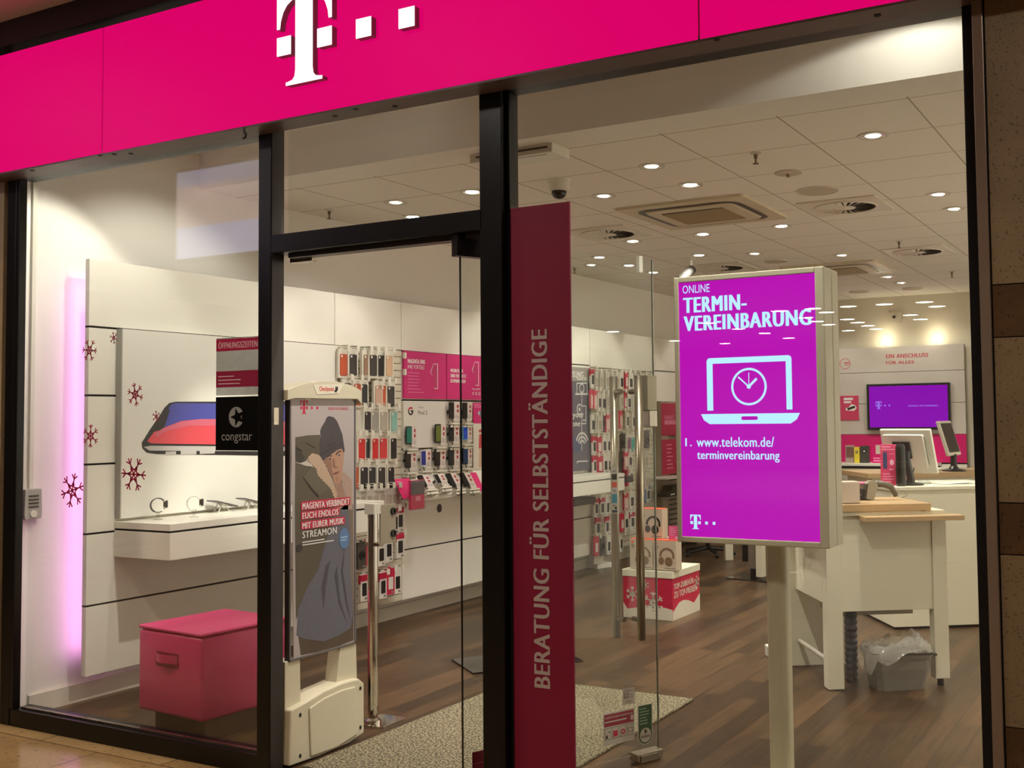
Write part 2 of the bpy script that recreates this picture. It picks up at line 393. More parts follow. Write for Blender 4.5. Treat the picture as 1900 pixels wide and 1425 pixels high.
part(w2, 'trim_strip', rect(-.566, -.532, -.03, .1, 0, 3.7), M('bronze metal trim', (160, 142, 126), .35, .6), .002)
pane(w2, -2.43, -.602, .09, 3.02, .05)

# open glass door leaf
HN = Vector((-2.69, .05, 0)); DE = Vector((-2.237, 1.0, 0)); DL = (DE-HN).length
DF = frame(HN, DE-HN)
def dr(px, py, w=0):
    p0 = inv(DF, CAM); q = inv(DF, hit(px, py, 1, 5.)); t = (w-p0.z)/(q.z-p0.z); r = p0+(q-p0)*t; return r.x, r.y
lf = props(bpy.data.objects.new('door_2', None), kind='structure'); COL.objects.link(lf); lf.matrix_world = DF
part(lf, 'glass', B(0, DL, .06, 2.40, -.005, .005), GLASS)
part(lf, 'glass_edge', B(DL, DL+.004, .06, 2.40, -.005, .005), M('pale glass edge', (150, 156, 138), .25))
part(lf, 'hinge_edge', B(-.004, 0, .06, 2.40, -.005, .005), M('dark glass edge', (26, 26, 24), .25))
part(lf, 'pivot_fitting', B(-.03, .14, 2.33, 2.425, -.025, .025), M('dark fitting', (48, 44, 42), .3, .5), .003)
part(lf, 'pivot_fitting', B(0, .16, .025, .1, -.02, .02), STEEL, .003)
for sg in (1, -1):
    h = MB(); xh = dr(1141 if sg < 0 else 1186, 900, sg*.06)[0]
    z0 = dr(1186, 1188, .06)[1]; z1 = dr(1186, 697, .06)[1]
    h.lathe([(.0, z0), (.019, z0), (.019, z1), (0, z1)], (xh, 0, sg*.062), 1, n=20)
    ho = part(lf, 'door_handle', h, M('handle steel', (190, 180, 162), .3, 1), smooth=True)
    for zz in (dr(1160, 727)[1], dr(1160, 1150)[1]):
        part(ho, 'standoff', MB().tube([(xh, zz, sg*.062), (xh, zz, 0)], .012, 12), STEEL)
ex, ez = dr(1203, 697); ex2, ez2 = dr(1213, 800)
part(lf, 'lock_body', B(DL-.055, DL+.003, ez2+.10, ez, -.022, .022), M('lock grey', (150, 142, 124), .4, .5), .003)
part(lf, 'lock_cylinder', B(DL-.048, DL+.002, ez2+.02, ez2+.10, -.026, .026), M('satin nickel', (190, 184, 172), .3, .9), .004)
a, b = dr(1175, 1398); a2, b2 = dr(1224, 1390)
part(lf, 'bottom_lock', B(a, DL+.005, .03, b2+.01, -.03, .03), STEEL, .003)
part(lf, 'lock_plate', B(a+.02, DL-.03, b2-.03, b2-.001, .03, .036), M('lock plate', (150, 142, 128), .35, .8))
a, b = dr(1185, 487)
part(lf, 'edge_clip', B(a-.006, a+.016, b-.05, b+.03, -.012, .012), PLASTW, .002)

# ---- wall panelling on the left wall (boards with shadow gaps)
ZG = [.184, .588, 1.0, 1.4, 1.8, 2.2, 2.602]
def board_set(name, label, fr, a0, a1, zs, mat, cat='wall panel', gap=.006, th=.035, group=None):
    t = thing(name, label, cat, fr, group)
    for i in range(len(zs)-1):
        part(t, 'board', B(a0, a1, zs[i]+gap, zs[i+1]-gap, -th, 0), mat, .001)
    part(t, 'backing', B(a0+.004, a1-.004, zs[0]+.02, zs[-1]-.02, -th-.004, -.012), GROOVE)
    return t
board_set('wall_panel', 'white panelled wall section with dark grooves beside the pink light strip', LW, .385, 2.455, ZG, PANEL)
board_set('wall_panel', 'white panelled wall section behind the magenta signs and phone rows', LW, 3.245, 4.995, ZG, PANEL)
board_set('wall_panel', 'white panelled wall section behind the grey tech poster', LW, 5.0, 6.43, ZG, PANEL)
board_set('wall_panel', 'white panel section between far rack and grey shelf unit', LW, 8.0, 10.45, ZG, PANEL)
def slatwall(label, a0, a1, z0, z1, group=None):
    t = solo('slatwall', label, 'slatwall', MB(), SLAT, LW)
    mb = B(a0, a1, z0, z1, -.035, -.008, 1); z = z0
    while z < z1-.01:
        mb.box(a0, a1, z+.003, min(z+.053, z1), -.03, 0, 0); z += .056
    t.data = mesh('slatwall', mb); t.data.materials.append(SLAT); t.data.materials.append(SLATD); return t
slatA = slatwall('slotted rack wall of phone cases behind the security gate', 2.46, 3.24, .19, 2.2)
slatB = slatwall('slotted rack wall of accessories seen through the door handles', 6.44, 7.99, .19, 2.17)
board_set('wall_panel', 'white top fascia board above the case rack', LW, 2.46, 3.24, [2.2, 2.602], PANEL)
board_set('wall_panel', 'white top fascia board above the far accessory rack', LW, 6.44, 7.99, [2.18, 2.602], PANEL)
solo('light_strip', 'glowing pink vertical light strip behind the white wall panel end', 'light', B(.445, .465, .3, 2.5, -.085, -.07), LED, LW)

# ---- ottoman
OF = frame((-4.39, .165, 0), (-1, .09, 0), (0, 0, 1))
OF = frame((-4.365, .16, 0), (.996, -.09, 0), (0, 0, 1))   # a along the front face towards +x, n faces the window
OTT = M('magenta leatherette', (208, 58, 118), .42, bump=.12, bscale=260)
ot = thing('ottoman', 'magenta leatherette cube seat with strap handle behind the window', 'ottoman', OF)
part(ot, 'body', B(-.53, 0, .13, .55, -.55, 0), OTT, .018, smooth=True)
part(ot, 'lid', B(-.532, .002, .553, .572, -.552, .002), OTT, .012, smooth=True)
part(ot, 'plinth', B(-.45, -.04, .02, .13, -.5, -.05), M('dark plinth', (70, 48, 40), .5))
hp = [(-.362+.0167*i, .42+.006*math.sin(i/10*math.pi), .006+.034*math.sin(i/10*math.pi)) for i in range(11)]
hm = MB()
for i in range(10):
    (x0, z0, w0), (x1, z1, w1_) = hp[i], hp[i+1]
    hm.add([(x0, z0-.02, w0), (x1, z1-.02, w1_), (x1, z1+.02, w1_), (x0, z0+.02, w0), (x0, z0-.02, w0-.004), (x1, z1-.02, w1_-.004), (x1, z1+.02, w1_-.004), (x0, z0+.02, w0-.004)],
           [(0, 1, 2, 3), (7, 6, 5, 4), (0, 4, 5, 1), (3, 2, 6, 7), (0, 3, 7, 4), (1, 5, 6, 2)])
part(ot, 'handle', hm, OTT)
part(ot, 'handle_backing', B(-.37, -.187, .385, .41, 0, .006).box(-.37, -.187, .375, .452, 0, .002), M('magenta leatherette dark', (150, 28, 78), .5), .001)

# ---- alarm box and cable duct on the left wall
AF = frame((-5.72, .137, 1.19), (0, 1, 0))
al = thing('wall_intercom', 'grey plastic grille box under a cable duct on the wall', 'intercom', AF)
part(al, 'casing', MB().prism([(-.05, -.085), (.05, -.085), (.055, -.06), (.05, .085), (-.05, .085), (-.055, -.06)], 0, .04), PLASTG, .006)
part(al, 'grille', MB().box(-.03, .03, .02, .028, .04, .043).box(-.03, .03, .0, .008, .04, .043).box(-.03, .03, -.02, -.012, .04, .043).box(-.03, .03, .04, .048, .04, .043), DARKG)
part(al, 'button', MB().disc(0, -.055, .02, .02, .04, .046), PLASTW)
solo('cable_duct', 'thin white cable duct running up the wall above the grille box', 'cable duct', B(-.012, .012, .085, 1.9, 0, .018), PLASTW, AF)

# ---- display shelf, light board with phone picture
sy0, sx = .567, .476
sh = thing('wall_shelf', 'white wall-mounted counter shelf carrying smartwatches and tablets', 'shelf', LW)
part(sh, 'shelf_top', B(sy0, 2.45, 1.018, 1.058, 0, sx), PANEL, .002)
part(sh, 'shadow_gap', B(sy0+.01, 2.44, 1.005, 1.018, 0, sx-.015), GROOVE)
part(sh, 'drawer_box', B(sy0, 1.62, .852, 1.006, 0, sx).box(1.624, 2.45, .852, 1.006, 0, sx), PANEL, .002)
bd = thing('display_board', 'white display board with a large phone picture above the shelf', 'display board', LW)
part(bd, 'board', B(.578, 2.44, 1.075, 2.197, 0, .045), M('display board white', (232, 229, 222), .3), .001)
part(bd, 'side_edge', B(.57, .578, 1.075, 2.197, 0, .046), PLASTG)
def lp(px, py): return lw(px, py, .046)
# the printed phone: a tilted phone, screen facing up, drawn in the board's own plane
def P2(L): return [lp(*p) for p in L]
def c5(L): return [(x/2.85, 460+y/2.85) for x, y in L]
R_END = 548
phone_o = c5([(750, 1030), (752, 1058), (775, 1082), (830, 1090)])+[(R_END-16, 846), (R_END, 835), (R_END, 757), (R_END-14, 745)]+c5([(930, 813), (895, 820), (870, 845), (845, 885), (790, 965)])
ph = part(bd, 'phone_print', MB().prism(P2(phone_o), .046, .0465), M('print black', (26, 20, 24), .3))
part(ph, 'phone_rim_print', MB().prism(P2(c5([(760, 1052), (790, 1072), (1500, 1076), (1520, 1052), (800, 1046)])), .0466, .047), M('print silver', (190, 186, 184), .3))
part(ph, 'phone_screen_print', MB().prism(P2(c5([(778, 1022), (800, 1034), (1500, 1044), (1512, 1030), (1512, 918), (1300, 905), (1060, 905), (960, 915), (868, 950), (845, 965), (815, 972)])), .0466, .047), M('print coral', (216, 70, 84), .3))
part(ph, 'phone_sky_print', MB().prism(P2(c5([(868, 950), (960, 915), (1060, 905), (1300, 905), (1512, 918), (1512, 840), (1500, 826), (930, 820), (905, 828), (890, 850), (898, 858), (885, 900)])), .0466, .047), M('print blue', (66, 70, 160), .3))
part(ph, 'phone_stripe_print', MB().prism(P2(c5([(845, 965), (868, 950), (960, 918), (1060, 905), (1300, 905), (1512, 918), (1512, 960), (1300, 940), (1000, 940), (900, 962), (862, 975), (835, 1000), (812, 985)])), .047, .0474), M('print salmon', (206, 96, 120), .3))
bt = MB()
for x0, x1, y0, y1 in ((875, 930, 1078, 1094), (955, 1038, 1072, 1094), (1056, 1135, 1068, 1090)):
    q = P2(c5([(x0, y1), (x1, y0)])); bt.box(q[0][0], q[1][0], q[0][1], q[1][1]+.003, .046, .0475)
part(ph, 'phone_button_print', bt, M('print silver', (190, 186, 184), .3))

# smartwatches and tablets on the shelf
def watch(px, py, label, light):
    p = hit(px, py, 2, 1.058); fr = frame(p, (.8, .6, 0))
    t = thing('smartwatch', label, 'smartwatch', fr, 'smartwatches on the shelf')
    part(t, 'stand', MB().lathe([(.03, 0), (.03, .006), (.012, .012), (.012, .04), (.03, .046), (.0, .05)], (0, 0, 0), 1), CLEAR)
    strap = M('white rubber', (226, 222, 218), .5) if light else M('dark rubber', (60, 56, 56), .5)
    o = part(t, 'strap', MB().ring(0, .085, .04, .0445, -.013, .013, n=26, t0=math.radians(-30), t1=math.radians(300)), strap)
    fx = Matrix.Translation((.043, .09, 0)) @ Matrix.Rotation(math.radians(80), 4, 'Y')
    c = part(t, 'case', MB().rrect(-.019, .019, -.023, .023, .009, -.006, .006).xf(fx), CHROME)
    part(c, 'watch_face', MB().rrect(-.016, .016, -.02, .02, .007, .006, .0075).xf(fx), PLASTB)
watch(293, 964, 'dark-strapped smartwatch on a clear stand at the shelf end', False)
watch(360, 960, 'white strapped smartwatch on a clear stand, next along the shelf', True)
for px, py, lb in ((413, 950, 'slim dark phone tilted on a white stand beside the white smartwatch'), (466, 945, 'slim dark phone tilted on a white stand nearest the window post')):
    p = hit(px, py, 2, 1.058); fr = frame(p, (0, 1, 0))
    t = thing('shelf_phone', lb, 'phone', fr, 'phones on the shelf')
    rot = Matrix.Translation((0, .055, 0)) @ Matrix.Rotation(math.radians(-14), 4, 'Z')
    part(t, 'body', MB().box(-.095, .095, -.004, .004, -.045, .045).xf(rot), M('dark tablet glass', (70, 66, 66), .15), .003)
    part(t, 'stand', MB().box(-.06, .05, 0, .005, -.03, .03).tube([(-.05, .004, -.02), (-.02, .06, -.02)], .004).tube([(.04, .004, -.02), (-.02, .06, -.02)], .004).tube([(-.05, .004, .02), (-.02, .06, .02)], .004).tube([(.04, .004, .02), (-.02, .06, .02)], .004), PLASTW)

# ---- window stickers on the left pane
SNOWM = M('crimson snow sticker', (158, 28, 70), .5)
for i, (px, py, r, rt, lb) in enumerate(((166, 650, 17, 25, 'mid-sized crimson snowflake sticker at the upper panel edge'), (211, 627, 9, 10, 'tiny crimson snowflake sticker, topmost of the window'),
        (251, 732, 18, 12, 'crimson snowflake sticker above the phone picture'), (290, 773, 9, 5, 'tiny crimson snowflake sticker touching the phone picture corner'),
        (168, 809, 18, 0, 'crimson snowflake sticker at mid height on the panel edge'), (248, 880, 27, 27, 'large crimson snowflake sticker under the phone picture'), (134, 910, 26, -14, 'large snowflake sticker in front of the pink light'))):
    x, z = fw(px, py, .058); rr_ = r*(hit(px, py, 1, .058)-CAM).length/FPX*1.0
    solo('snowflake_sticker', lb, 'sticker', flake(rr_*1.12, 0, .0012), SNOWM, frame((x, .0585, z), (1, 0, 0)) @ Matrix.Rotation(math.radians(rt), 4, 'Z'), 'snowflake stickers on the window')
x0, zt = fw(402, 628, .055); x1, zb_ = fw(477, 732, .055)
oh = thing('opening_hours_sign', 'opening hours sheet with magenta header stuck on the window', 'sign', frame((x0, .055, zb_), (1, 0, 0)))
W_, H_ = x1-x0+.02, zt-zb_
part(oh, 'sheet', B(0, W_, 0, H_, 0, .0015), film_mat('dark reflection film', (70, 52, 44), .45))  # dark tint stands in for the reflections in a clear sheet
part(oh, 'header', B(0, W_, H_*.77, H_*.98, .0015, .0022), M('header magenta', (176, 26, 74), .4))
text(oh, 'ÖFFNUNGSZEITEN', W_*.05, W_*.95, H_*.815, H_*.945, .0026, M('sign print', (226, 190, 196), .5), .01)
part(oh, 'reflection_band', B(0, W_, H_*.14, H_*.42, .0015, .0022), MAGD)  # pinkish reflection in the sheet, painted as a red band
part(oh, 'print_lines', lines_into(MB(), W_*.05, W_*.6, H_*.17, H_*.36, 3, .0022, 0, .25), M('sign print', (226, 190, 196), .5))
xc0, zc1 = fw(401, 737, .055); xc1, zc0 = fw(477, 836, .055)
cg = thing('window_decal', 'black square decal with grey star emblem on the window', 'sticker', frame((xc0, .055, zc0), (1, 0, 0)))
W_, H_ = xc1-xc0+.02, zc1-zc0
part(cg, 'film', B(0, W_, 0, H_, 0, .0015), M('black film', (12, 12, 12), .25))
em = M('decal grey', (150, 152, 152), .5); rC = H_*.19; cx_, cy_ = W_*.47, H_*.62
part(cg, 'emblem', MB().disc(cx_, cy_, rC, rC, .0015, .0021, n=36), em)
star = [(cx_+.0+rC*(.95 if k % 2 == 0 else .40)*math.cos(math.radians(90+18+36*k))*1.05+rC*.18, cy_+rC*(.95 if k % 2 == 0 else .40)*math.sin(math.radians(90+18+36*k))) for k in range(10)]
part(cg, 'emblem_cut', MB().prism(star, .0021, .0025).box(cx_+rC*.75, cx_+rC*1.05, cy_-rC*.5, cy_+rC*.5, .0021, .0025), MATS['black film'])
text(cg, 'congstar', W_*.14, W_*.83, H_*.13, H_*.32, .0021, em)

# ================================================================== FASCIA SIGN
YF = -.13
FASC = M('lit magenta acrylic', (219, 0, 102), .5, emit=.93, spec=.05)
z0f = hit(500, 227, 1, YF).z; z1f = hit(190, 51, 1, YF).z
xs1, xs2 = hit(190, 160, 1, YF).x, hit(1296, 40, 1, YF).x
fs = thing('fascia_sign', 'long backlit magenta fascia sign with white letter logo above the shop', 'sign', frame((0, YF, 0), (1, 0, 0)))
part(fs, 'housing', B(-7.6, 1.2, z0f, z1f, -.12, -.012).box(-7.6, 1.2, z0f-.004, z0f+.02, -.13, -.002), M('bronze sign housing', (92, 74, 66), .45))
for a, b in ((-7.6, xs1), (xs1, xs2), (xs2, 1.2)): part(fs, 'face_panel', B(a+.003, b-.003, z0f+.004, z1f, -.012, 0), FASC, .004)
for x_ in (xs1, xs2): part(fs, 'seam', B(x_-.003, x_+.003, z0f+.004, z1f, -.012, -.004), MAGD)
lg0, lg1 = hit(514, 60, 1, YF-.035).x, hit(615, 60, 1, YF-.035).x; lgz = hit(565, 152, 1, YF-.035).z
LGS, LGF = M('logo side grey', (150, 120, 128), .5), M('lit white acrylic', (255, 255, 255), .4, emit=1.15)
lw_ = lg1-lg0
o = part(fs, 'logo_letter', MB().prism([(lg0+x*lw_, lgz+y*lw_) for x, y in TPOLY], 0, .032), LGS); part(o, 'lit_face', MB().prism([(lg0+x*lw_, lgz+y*lw_) for x, y in TPOLY], .0322, .036), LGF)
for x in (0, .745, 1.43, 2.15):
    q = (lg0+x*lw_, lg0+(x+.255)*lw_, lgz+.44*lw_, lgz+.70*lw_); o = part(fs, 'logo_square', B(*q, 0, .032), LGS); part(o, 'lit_face', B(*q, .0322, .036), LGF)
for px, py in ((185, 288), (212, 286), (243, 285), (622, 215), (660, 202), (733, 197), (1330, 73), (60, 316), (1628, 28)):
    q = hit(px, py, 2, z0f-.004); b_ = MB().disc(q.x, -(q.y-YF), .012, .012, z0f-.007, z0f-.004, n=12)
    part(fs, 'bolt', MB().add([(x, z, y) for x, y, z in b_.v], [f[::-1] for f in b_.f]), GROOVE)
q = hit(453, 248, 2, z0f-.03)
solo('hook', 'small black hook hanging under the fascia sign', 'hook', MB().tube([(0, 0, .03), (0, 0, .008), (.012, 0, -.002), (.008, 0, -.02), (-.006, 0, -.022)], .005), PLASTB, Matrix.Translation(q))

# ================================================================== BANNER
bz1 = hit(995, 381, 1, .035).z
bx0, bx1 = hit(934, 900, 1, .035).x, hit(1061, 900, 1, .035).x
bn = thing('window_banner', 'tall dark magenta window banner with upright silver lettering', 'banner', frame((0, .035, 0), (1, 0, 0)))
part(bn, 'panel', B(bx0, bx1, .09, bz1, -.012, 0), M('banner film', (146, 10, 62), .55), .001)
tx0, tz1 = fw(982, 612, .035); tx1, tz0 = fw(1017, 1278, .035)
text(bn, 'BERATUNG FÜR SELBSTSTÄNDIGE', hit(982, 940, 1, .034).x, hit(1018, 940, 1, .034).x, tz0, tz1, .0012, SILV, .012, rot=True)

# ================================================================== DISPLAY SCREEN ON A POST
YS = .45
def sc(px, py): p = hit(px, py, 1, YS); return p.x+1.55, p.z
sa0, _ = sc(1253, 760); sa1, _ = sc(1533.5, 760); _, st1 = sc(1249, 515); _, sb0 = sc(1257, 1004)
st1 = (st1+sc(1527, 494)[1])/2; sb0 = (sb0+sc(1540, 1020)[1])/2
ds = thing('digital_display', 'tall purple appointment screen in a cream case on a post', 'screen', frame((-1.55, YS, 0), (1, 0, 0)))
CASE = M('cream metal casing', (222, 216, 190), .4)
k = .022
part(ds, 'bezel', B(sa0, sa0+k, sb0, st1, -.11, 0).box(sa1-k*1.7, sa1, sb0, st1, -.11, 0).box(sa0+k, sa1-k*1.7, st1-k*1.1, st1, -.11, 0).box(sa0+k, sa1-k*1.7, sb0, sb0+k*1.1, -.11, 0), CASE, .004)
part(ds, 'rear_case', B(sa0, sa1, sb0, st1, -.2, -.114).box(sa0+.02, sa1-.02, sb0+.02, st1-.02, -.114, -.1), CASE, .004)
part(ds, 'post', MB().rrect(-.045, .045, -.22, -.13, .03, .05, sb0+.3).xf(Matrix(((1, 0, 0, .055), (0, 0, 1, 0), (0, 1, 0, 0), (0, 0, 0, 1)))), CASE)
part(ds, 'foot_plate', B(-.25, .36, .02, .05, -.42, .1), CASE, .006)
SCRB = M('screen purple', (192, 14, 186), .3, emit=.93, spec=.08)
SCRT = M('screen cyan white', (178, 226, 255), .3, emit=1.15)
scr = part(ds, 'screen', B(sa0+k, sa1-k*1.7, sb0+k*1.1, st1-k*1.1, -.012, -.004), SCRB)
def st(s, x0, x1, y0, y1, bold):  # photo rectangle, measured along the left edge and the right edge of the word
    (l, t0), (l2, t1) = sc(x0, y0[0]), sc(x0, y0[1]); r, _ = sc(x1, y1)
    text(scr, s, l, r, min(t0, t1), max(t0, t1), -.0032, SCRT, bold)
st('ONLINE', 1266, 1316, (545, 530), 536, 0)
st('TERMIN-', 1267, 1385, (581, 553), 565, .024)
st('VEREINBARUNG', 1268, 1505, (615, 587), 590, .024)
st('1.', 1271, 1283, (828, 813), 820, .008)
st('www.telekom.de/', 1292, 1436, (829, 811), 820, .008)
st('terminvereinbarung', 1293, 1446, (857, 836), 845, .008)
ic = MB(); Q = lambda x, y: sc(1200+x/2.457, 460+y/2.457)
def qbox(x0, x1, y0, y1, w=-.0032):
    a, b = Q(x0, y0), Q(x1, y1); ic.box(a[0], b[0], a[1], b[1], w-.0004, w)
a, b = Q(275, 742), Q(658, 488); m0, m1 = Q(302, 742), Q(632, 516)
ic.prism(rr(a[0], b[0], b[1]-.03, b[1], .012)[0:0]+[(a[0], a[1]), (m0[0], a[1]), (m0[0], m1[1]), (m1[0], m1[1]), (m1[0], a[1]), (b[0], a[1]), (b[0], b[1]-.012), (b[0]-.004, b[1]-.004), (b[0]-.012, b[1]), (a[0]+.012, b[1]), (a[0]+.004, b[1]-.004), (a[0], b[1]-.012)], -.0036, -.0032)
a, b = Q(246, 758), Q(698, 800); yb = b[1]; yt = a[1]; kx = (b[0]-a[0])
ic.prism([(a[0], yt), (b[0], yt), (b[0]-.03*kx, yt-.6*(yt-yb)), (b[0]-.09*kx, yb), (a[0]+.09*kx, yb), (a[0]+.03*kx, yt-.6*(yt-yb))], -.0036, -.0032)
c = Q(464, 632); rad = (Q(545, 632)[0]-Q(383, 632)[0])/2
ic.ring(c[0], c[1], rad*.88, rad, -.0036, -.0032, n=48)
for q, w in ((Q(464, 568), .003), (Q(415, 588), .006), (Q(500, 595), .01)): ic.bar2(c, q, w, -.0036, -.0032)
ic.disc(c[0], c[1], .009, .009, -.0036, -.0031)
part(scr, 'laptop_clock_icon', ic, SCRT)
a, b = Q(430, 768), Q(505, 784); part(scr, 'icon_slot', MB().rrect(a[0], b[0], b[1], a[1], .006, -.003, -.0026), SCRB)
a, b = Q(198, 1281), Q(245, 1281); part(scr, 'logo', tlogo(MB(), a[0], a[1], b[0]-a[0], -.0036, -.0032), SCRT)

# ================================================================== SECURITY GATE WITH POSTER
GX = -3.74
GF = frame((GX, 0, 0), (0, 1, 0))
def gp(px, py): p = hit(px, py, 0, GX+.002); return p.y, p.z
GATEP = M('cream gate plastic', (214, 206, 182), .4)
gt = thing('security_gate', 'cream anti-theft gate with a poster of a man in a beanie', 'security gate', GF)
cap = [(.085, 1.735), (.085, 1.785), (.12, 1.797), (.2, 1.818), (.3, 1.832), (.36, 1.834), (.44, 1.83), (.52, 1.818), (.575, 1.803), (.605, 1.79), (.612, 1.765), (.61, 1.72), (.58, 1.745), (.13, 1.745)]
part(gt, 'top_cap', MB().prism(cap, -.1, .025), GATEP, .008)
lbl = part(gt, 'cap_label', MB().prism([(.255, 1.812), (.47, 1.82), (.435, 1.772), (.28, 1.765)], .025, .027), M('cap label', (232, 226, 208), .35))
text(lbl, 'Checkpoint', .295, .40, 1.776, 1.806, .0275, M('checkpoint red', (206, 40, 30), .4), .01)
part(lbl, 'label_mark', B(.41, .428, 1.786, 1.806, .027, .028).box(.404, .42, 1.778, 1.79, .027, .028), TXTK)
part(gt, 'tube_frame', B(.095, .12, .3, 1.745, -.1, -.06).box(.58, .605, .3, 1.745, -.06, -.02), M('tube grey', (150, 140, 124), .4, .3), .008)
part(gt, 'inner_frame', B(.122, .132, .5, 1.742, -.03, .004).box(.58, .592, .5, 1.742, -.03, .004).box(.122, .592, .5, .512, -.03, .004), M('slate frame', (112, 108, 108), .4, .3), .002)
base = [(.09, .03), (.10, .285), (.2, .30), (.32, .325), (.46, .335), (.575, .33), (.615, .30), (.615, .05), (.5, .028), (.3, .022)]
part(gt, 'base_box', MB().prism(base, -.1, .035), GATEP, .012)
part(gt, 'base_front', MB().prism([(.225, .04), (.215, .27), (.32, .295), (.44, .305), (.54, .30), (.555, .06), (.4, .035)], .035, .045), GATEP, .006)
part(gt, 'leg', MB().prism([(.1, .28), (.1, .505), (.2, .505), (.205, .3)], -.08, -.004), GATEP, .004)
part(gt, 'leg', MB().prism([(.45, .32), (.48, .505), (.6, .505), (.607, .31)], -.08, -.004), GATEP, .004)
for a, b in ((.16, .25), (.16, .06), (.585, .28), (.585, .085)): part(gt, 'screw', MB().disc(a, b, .008, .01, .035, .0365), GROOVE)
po = part(gt, 'poster', MB().prism([gp(540, 738), gp(657, 741), gp(657, 1190), gp(600, 1212), gp(545, 1222)], 0, .002), M('poster lilac grey', (178, 168, 168), .3))
K4 = lambda L: [gp(480+x/5.48, 690+y/5.48) for x, y in L]
PXL = lambda L: [gp(*p) for p in L]
def pr(name, pts, col, lay, par=None): return part(par or po, name, MB().prism(pts, .002, .0022+lay*.0004), M('poster '+name.replace('_print', ''), col, .45, var=.12, vscale=40))
pr('trouser_print', PXL([(552, 1170), (656, 1130), (656, 1188), (610, 1206), (558, 1216)]), (86, 72, 60), 0)
pr('jacket_print', K4([(372, 920), (430, 945), (540, 965), (600, 1040), (640, 1100), (690, 1150), (740, 1210), (775, 1290)])+PXL([(640, 960), (640, 1010), (600, 1050), (570, 1100), (549, 1150), (547, 950)]), (88, 80, 66), 1)
pr('jacket_edge_print', PXL([(655, 935), (657, 1145), (648, 1100), (640, 1030), (640, 950)]), (120, 104, 92), 1)
pr('sleeve_print', K4([(372, 665), (500, 645), (625, 640), (630, 860), (600, 850), (540, 840), (500, 875), (480, 905), (430, 930), (372, 915)]), (86, 78, 64), 1)
pr('sleeve_shade_print', K4([(372, 770), (430, 820), (470, 880), (430, 925), (372, 900)]), (58, 52, 44), 2)
pr('scarf_print', K4([(835, 1090), (850, 1010), (900, 1050), (945, 1100), (950, 1400), (860, 1400), (885, 1250), (875, 1150)]), (178, 152, 138), 2)
pr('neck_print', K4([(760, 1110), (840, 1080), (862, 1180), (888, 1300), (880, 1400), (770, 1400), (790, 1240)]), (160, 126, 108), 2)
pr('shirt_print', PXL([(618, 960), (645, 930), (650, 1000), (650, 1060), (655, 1140), (650, 1165), (629, 1179), (600, 1190), (563, 1185), (550, 1179), (553, 1131), (570, 1090), (590, 1057), (600, 1020)]), (100, 100, 112), 2)
for i, L in enumerate((((640, 1010), (636, 1060), (645, 1120), (650, 1150), (641, 1120), (632, 1060)), ((612, 1040), (604, 1090), (600, 1130), (596, 1090), (604, 1050)), ((625, 1050), (630, 1110), (645, 1160), (628, 1120), (620, 1070)))):
    pr('shirt_fold_print', PXL(L), (72, 70, 80), 3)
pr('beanie_print', K4([(712, 450), (690, 465), (675, 505), (640, 560), (625, 605), (630, 650), (620, 740), (625, 850), (650, 905), (662, 912), (720, 850), (800, 792), (845, 780), (865, 822), (873, 800), (865, 740), (850, 640), (820, 560), (795, 500), (760, 460)]), (64, 57, 64), 3)
for L in ([(640, 830), (740, 770), (850, 720), (850, 728), (742, 780), (642, 842)], [(690, 755), (760, 720), (775, 738), (765, 732), (700, 762)]): pr('beanie_fold_print', K4(L), (46, 40, 46), 4)
face = pr('face_print', K4([(655, 908), (690, 862), (720, 850), (800, 793), (842, 783), (866, 828), (862, 900), (850, 1000), (838, 1085), (815, 1130), (790, 1143), (765, 1122), (735, 1062), (700, 992), (668, 935)]), (184, 142, 118), 3)
pr('face_shade_print', K4([(655, 908), (690, 865), (735, 880), (740, 960), (752, 1050), (765, 1122), (735, 1062), (700, 992), (668, 935)]), (150, 110, 92), 4, face)
for nm, L, c, y in (('eyebrow', [(690, 862), (715, 846), (745, 852), (742, 862), (716, 858), (694, 872)], (58, 42, 36), 5), ('eyebrow', [(780, 838), (805, 808), (838, 797), (838, 808), (808, 822), (786, 850)], (58, 42, 36), 5),
        ('eye_white', [(704, 886), (720, 873), (740, 879), (736, 893), (718, 897)], (176, 156, 146), 5), ('eye_white', [(795, 850), (812, 836), (832, 838), (830, 856), (808, 862)], (176, 156, 146), 5),
        ('iris', [(714, 876), (730, 874), (732, 892), (718, 896)], (52, 40, 34), 6), ('iris', [(808, 840), (822, 838), (824, 856), (810, 858)], (52, 40, 34), 6),
        ('nose', [(752, 880), (764, 890), (772, 940), (782, 968), (802, 962), (800, 976), (776, 980), (756, 972), (752, 950)], (140, 98, 80), 5),
        ('mouth', [(748, 1034), (775, 1022), (800, 1012), (820, 1010), (806, 1030), (776, 1046), (756, 1046)], (146, 82, 76), 5), ('mouth_line', [(748, 1034), (785, 1028), (820, 1011), (788, 1034)], (80, 44, 42), 6),
        ('chin', [(770, 1075), (800, 1062), (815, 1090), (795, 1112)], (172, 128, 106), 5)):
    pr(nm+'_print', K4(L), c, y, face)
rnd = random.Random(3); fur = []
edge = [(500, 870), (540, 830), (600, 840), (640, 890), (680, 960), (720, 1050), (742, 1120), (772, 1180), (792, 1230), (785, 1290), (760, 1270), (738, 1200), (690, 1145), (640, 1095), (598, 1045), (585, 985), (540, 945), (505, 905)]
for i, (x, y) in enumerate(edge):
    x2, y2 = edge[(i+1) % len(edge)]
    for t in range(4):
        f = t/4; j = 9 if t % 2 else -6; n = Vector((y2-y, x-x2)).normalized(); fur.append((x+(x2-x)*f+n.x*j*rnd.uniform(.4, 1.2), y+(y2-y)*f+n.y*j*rnd.uniform(.4, 1.2)))
